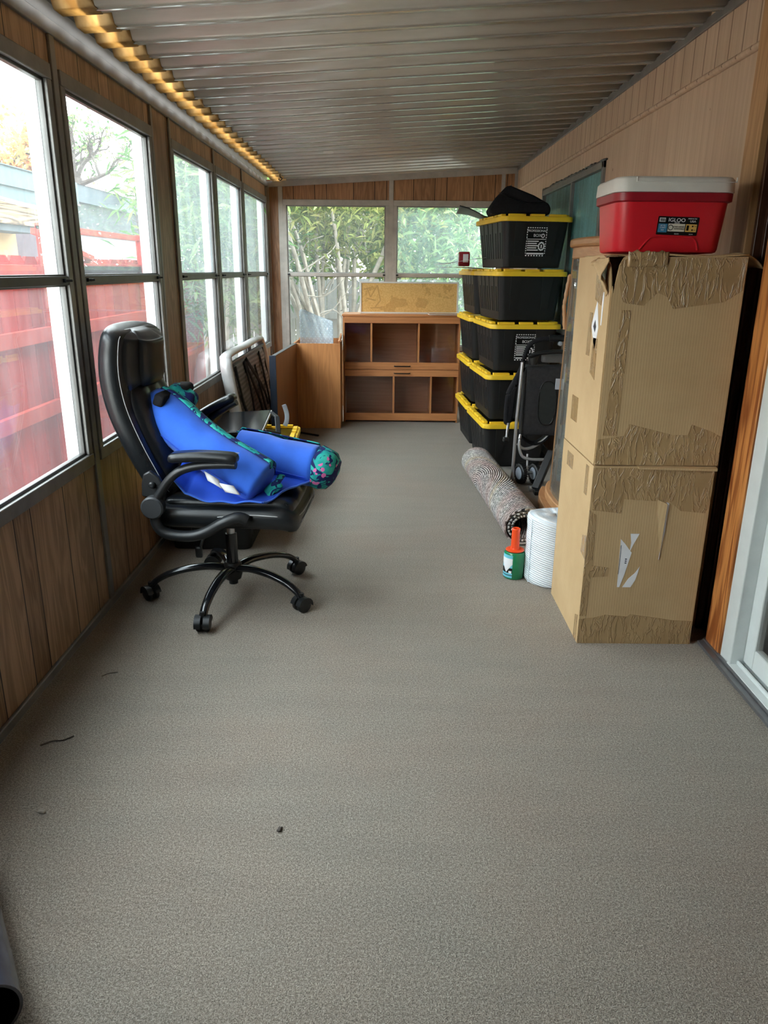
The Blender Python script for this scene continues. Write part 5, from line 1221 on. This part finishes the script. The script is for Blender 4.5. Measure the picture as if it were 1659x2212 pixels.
MB().lathe([(.060,.0),(.066,.0),(.067,.10),(.0665,.20),(.067,.36),(.066,.47),(.060,.47)],36,TR,cap=False).build('film', M['blackgloss'] if False else plain('dark_wrapped_film',(.055,.055,.07),.24,0,.6,.5,7), t, smooth=50)
MB().lathe([(.060,.47),(.055,.46),(.055,.02),(.060,.0)],36,TR,cap=False).build('core', M['groove'], t, smooth=50)
MB().lathe([(.0674,.405),(.0680,.41),(.0680,.422),(.0674,.427)],36,TR,cap=False).build('clear_band', M['strapgrey'], t, smooth=50, label='pale clear band')

# ------------------------------------------------------------------ small things
t = thing('ceiling_hook', 'small black hook hanging from the ceiling near the far end', 'hook', (-1.0,7.72,2.272))
MB().tube(smooth_path([(0,0,.0),(.0,0,-.025),(.018,0,-.040),(.0,0,-.056),(-.016,0,-.046)],5),.005,8).build('hook_wire', M['black'], t, smooth=60)
def crumb(x, y, lab, r=.006, name='carpet_crumb', mat='barkdark'):
    o = MB().rbox((0,0,r*.55),(r*2.6,r*1.6,r*1.0),r*.5,4,soft(.002,200,x*9)).build(name, M[mat], None, smooth=180); o.location = (x,y,0); o.rotation_euler = (0,0,x*7); tag(o, lab, 'debris')
crumb(-.268,1.64,'dark crumb lying in the middle of the carpet foreground',.007)
crumb(-.925,1.70,'pale chip on the carpet above the near dark tube',.008,'carpet_chip','bark')
o = MB().tube(smooth_path([(0,0,.003),(.03,.02,.005),(.06,.028,.003),(.085,.05,.004)],4),.002,6).build('twig', M['barkdark'], None, smooth=60); o.location = (-1.06,2.00,0)
tag(o, 'thin brown twig on the carpet near the left baseboard', 'twig')
o = MB().tube(smooth_path([(0,0,.003),(.02,.02,.004),(.05,.03,.003)],4),.0018,6).build('twig', M['bark'], None, smooth=60); o.location = (-1.02,2.42,0)
tag(o, 'short pale twig on the carpet under the left windows', 'twig')

# ------------------------------------------------------------------ outdoors
struct(MB().box(-40,40,-20,60,-.30,-.16).build('ground', M['soil']))  # unseen ground, made pale to bounce daylight onto the ceiling
FX = -2.2
t = thing('red_fence', 'red stained board fence outside the left windows', 'fence', (FX,4.0,-.16))
pk = MB(); y = -2.2; k = 0; random.seed(3)
while y < 5.2:
    wv = .178; top = 1.640 + random.uniform(-.006,.006)
    prof = [(y,0),(y+wv,0),(y+wv,top-.030),(y+wv-.028,top),(y+.028,top),(y,top-.030)]
    xo = random.uniform(-.003,.003)
    pk.prism(prof, lambda p,b:(b,p[0],p[1]), -.022+xo, -.002+xo); y += wv + .011; k += 1
pk.build('picket_panel', M['redfence'], t)
for z in (.695,1.165,1.545): MB().box(-.002,.036,-2.2,5.2,z-.045,z+.045).build('rail', M['redpost'], t, bevel=.003)
for yy, h_ in ((-1.0,1.56),(1.03,1.83),(3.02,1.85),(4.9,1.56)): MB().box(-.002,.085,yy,yy+.09,0,h_).build('post', M['redfence'], t, bevel=.004)
MB().box(.0,.04,1.03,3.11,1.800,1.842).build('upper_rail', M['redpost'], t, bevel=.003)
MB().box(.002,.036,1.12,3.02,1.500,1.605).build('middle_rail', M['redfence'], t, bevel=.003)
MB().bar((.02,.95,1.79),(.02,1.9,1.64),.03,.035).build('brace', M['redpost'], t)

t = thing('neighbour_house', 'neighbouring house with blue grey fascia and grained beam beyond the red fence', 'building', (-5.0,8,-.16))
MB().box(-4.0,-.55,-8,4.0,0,2.1).build('wall', M['cream'], t)
MB().box(-.10,.0,-8,4.75,2.60,2.86).build('fascia', M['fascia'], t)
MB().box(-.50,-.04,-8,4.75,2.42,2.60).build('soffit_board', M['fascia'], t)
MB().hexa([(-.02,-8,2.84),(.03,-8,2.84),(.03,4.8,2.84),(-.02,4.8,2.84),(-4.0,-8,3.35),(-4.0,-8,3.40),(-4.0,4.8,3.40),(-4.0,4.8,3.35)]).build('roof', M['roof'], t)
MB().box(-.16,-.06,-8,4.05,2.13,2.41).build('beam', M['beam'], t)
MB().box(-.54,-.12,-8,3.9,2.04,2.13).build('dark_eave_board', M['fasciadark'], t)  # dark strip between the beam and the wall
for k, (za, zb) in enumerate(((2.56,2.44),(2.53,2.42),(2.50,2.40))):
    MB().tube(smooth_path([(.03,-8,za+.25),(.03,0,za),(.03,3.0,zb-.03),(.03,5.0,zb-.04)],5),.008,5).build('cable', M['ltmetal'], t)
t = thing('garden_shed', 'dark roofed shed with slate fascia beyond the red fence, right of the house', 'shed', (-5.05,14.8,-.16))
MB().box(-3,-.2,-1.7,2.6,0,2.12).build('wall', M['lilac'], t)
MB().box(-.06,.02,-1.75,2.8,2.60,2.875).build('fascia', M['fasciadark'], t)
MB().box(-.05,.05,-1.95,-1.60,2.55,2.875).build('fascia_end', M['fascia'], t)
MB().box(-.30,-.05,-1.7,2.7,2.10,2.60).build('eave_board', M['roof'], t)
MB().hexa([(-.06,-1.9,2.87),(.04,-1.9,2.87),(.04,2.8,2.87),(-.06,2.8,2.87),(-3,-1.9,3.3),(-3,-1.9,3.36),(-3,2.8,3.36),(-3,2.8,3.3)]).build('roof', M['roof'], t)
t = thing('grey_fence', 'weathered grey board fence behind the shrubs beyond the far windows', 'fence', (0,11.2,-.16))
pk = MB(); x = -6.0
while x < 5.5:
    pk.box(x,x+.145,0,.02,0,1.45+random.uniform(-.02,.02)); x += .152
pk.build('board_panel', M['greyfence'], t)
for z in (.35,.95): MB().box(-6,5.5,-.04,0,z-.045,z+.045).build('rail', M['greyfence'], t)

def leaves(mb, pts, ln, wd, droop=0, spread=1.0):
    for p in pts:
        d = Vector((random.gauss(0,1),random.gauss(0,1),random.gauss(-droop,.6))).normalized(); up_ = Vector((random.gauss(0,1),random.gauss(0,1),random.gauss(0,1)))
        sdv = d.cross(up_).normalized()*wd*random.uniform(.7,1.2); L = ln*random.uniform(.6,1.3); q = Vector(p); bend = Vector((0,0,-L*.15))
        mb.add([q, q+d*L*.5+sdv, q+d*L+bend, q+d*L*.5-sdv], [(0,1,2,3)])
    return mb
def cluster(n, c, rx, ry, rz, clumps=30, cr=.3):
    cs = []
    while len(cs) < clumps:
        v = Vector((random.uniform(-1,1),random.uniform(-1,1),random.uniform(-1,1)))
        if v.length < 1: cs.append(Vector((c[0]+v.x*rx, c[1]+v.y*ry, c[2]+v.z*rz)))
    return [cs[random.randrange(clumps)] + Vector((random.gauss(0,cr),random.gauss(0,cr),random.gauss(0,cr*.8))) for _ in range(n)]
def stems(mb, base, n, h, spread, r0, curve=.3):
    tips = []
    for k in range(n):
        a = random.uniform(0,2*PI); b = Vector((random.gauss(0,.10),random.gauss(0,.08),0)); dx = random.gauss(0,spread); dy = random.gauss(0,spread*.6)
        pth = smooth_path([b, b+Vector((dx*.25+random.gauss(0,.05),dy*.3,h*.35)), b+Vector((dx*.6+random.gauss(0,.08),dy*.6,h*.7)), b+Vector((dx+random.gauss(0,.1),dy,h*random.uniform(.85,1.1)))],4)
        m = len(pth); mb.tube(pth, [r0*random.uniform(.8,1.1)*(1-.7*i/m) for i in range(m)], 6); tips.append(pth)
    return tips
def shrub(name, label, loc, h, spread, n, nst, lm, rx, ry, rz, zc, ln, wd, bark='bark', r0=.028, cr=.22, seed=1, twigs=0, clumps=40):
    random.seed(seed); t = thing(name, label, 'shrub', loc)
    sm = MB(); tips = stems(sm, None, nst, h, spread, r0)
    for k in range(twigs):
        pth = random.choice(tips); i = random.randrange(len(pth)//3, len(pth)); p = pth[i]
        q = p + Vector((random.gauss(0,.35),random.gauss(0,.2),random.uniform(-.05,.4))); m_ = (p+q)/2 + Vector((random.gauss(0,.08),0,random.gauss(0,.08)))
        sm.tube(smooth_path([p,m_,q],3),[.010,.009,.008,.007,.006,.005,.004],5)
    sm.build('stems', M[bark], t, smooth=60)
    lf = leaves(MB(), cluster(n, (0,0,zc), rx, ry, rz, clumps, cr), ln, wd, .3)
    lf.build('foliage', M[lm], t, fix=False); return t
shrub('large_shrub', 'large many-stemmed shrub with pale trunks behind the far left window', (-.55,9.75,-.16), 2.9, .85, 5200, 15, 'leafback', 1.5,.5,.75, 2.55, .15,.016, seed=11, twigs=60, r0=.042, cr=.20, clumps=46)
shrub('large_shrub', 'dense green shrub behind the far right window', (1.15,9.9,-.16), 2.8, .5, 8000, 9, 'leafgreen', 1.35,.5,1.15, 1.75, .15,.018, seed=12, twigs=30, r0=.034)
shrub('large_shrub', 'tall shrub outside the far left corner of the room', (-1.9,10.5,-.16), 3.2, .5, 6200, 8, 'leafgreen', .9,.9,1.2, 2.0, .17,.018, seed=13, twigs=26)
shrub('large_shrub', 'feathery green shrub over the red fence, outside the middle left windows', (-1.95,8.75,-.16), 3.3, .3, 5600, 8, 'leafgreen', .42,.75,1.25, 2.1, .20,.016, seed=14, twigs=18)
shrub('large_shrub', 'background shrub filling the gap between the far trees', (-.1,12.2,-.16), 3.6, 1.0, 11000, 8, 'leafback', 2.7,.4,1.5, 1.9, .22,.034, seed=15, twigs=20, clumps=80)
shrub('small_shrub', 'sparse twiggy shrub rising above the shed fascia', (-4.4,15.2,-.16), 3.3, .25, 380, 6, 'leafgreen', .45,.45,.35, 3.0, .13,.03, 'barkdark', .015, .14, seed=16, twigs=16, clumps=14)

def branch(mb, p, d, L, r, depth, tips):
    d = d.normalized(); pts = [p]; q = p.copy(); dd = d.copy()
    for k in range(4):
        dd = (dd + Vector((random.gauss(0,.18),random.gauss(0,.18),random.gauss(.04,.12)))).normalized(); q = q + dd*L/4; pts.append(q.copy())
    mb.tube(pts, [r*(1-.11*i) for i in range(5)], 5)
    if depth == 0: tips += pts[2:]; return
    for k in range(random.choice((2,3,3))):
        i = random.choice((2,3,4)); nd = (dd + Vector((random.gauss(0,.65),random.gauss(0,.65),random.gauss(.1,.45)))).normalized()
        branch(mb, pts[i], nd, L*random.uniform(.6,.8), r*.56, depth-1, tips)
    tips += pts[3:]
random.seed(21)
t = thing('bare_tree', 'leaning dark-branched tree with sparse leaves above the shed roof', 'tree', (-6.5,17,-.16))
mb = MB(); tips = []
mb.tube([(0,0,0),(-.02,0,1.5),(.02,0,2.9),(.06,0,3.35)],[.17,.15,.135,.12],8)
for d, L in (((-.25,0,1),1.0),((.55,.1,.9),.9),((1.0,.2,.28),1.1),((.1,-.3,1),.9),((-.7,.2,.6),.9)): branch(mb, Vector((.05,0,3.2)), Vector(d), L*.72, .062, 3, tips)
mb.build('trunk', M['barkdark'], t, smooth=60)
leaves(MB(), [p+Vector((random.gauss(0,.06),random.gauss(0,.06),random.gauss(0,.06))) for p in tips for _ in range(2) if random.random() < .55], .10, .03).build('foliage', M['leafgreen'], t, fix=False)
t = thing('autumn_tree', 'orange leaved autumn tree above the neighbouring roof', 'tree', (-7.9,16.4,-.16))
mb = MB(); tips = []; mb.tube([(0,0,0),(.05,0,1.8),(.1,0,3.0)],[.16,.14,.12],8)
for d, L in (((-.3,0,1),.9),((.5,.1,.8),.9),((.1,-.3,1),1.0),((.8,.2,.4),.7)): branch(mb, Vector((.1,0,2.9)), Vector(d), L*.75, .05, 3, tips)
mb.build('trunk', M['barkdark'], t, smooth=60)
leaves(MB(), [p+Vector((random.gauss(0,.14),random.gauss(0,.14),random.gauss(0,.12))) for p in tips for _ in range(12)], .12, .045).build('foliage', M['leafautumn'], t, fix=False)
t = thing('yellow_green_bush', 'yellow green tree crown low behind the neighbouring roof', 'tree', (-9.0,16.8,-.16))
MB().tube([(0,0,0),(0,0,3.2)],.10,7).build('trunk', M['barkdark'], t)
leaves(MB(), cluster(1500,(0,0,3.45),.9,.8,.5,22,.2), .14, .05).build('foliage', M['leafyellow'], t, fix=False)
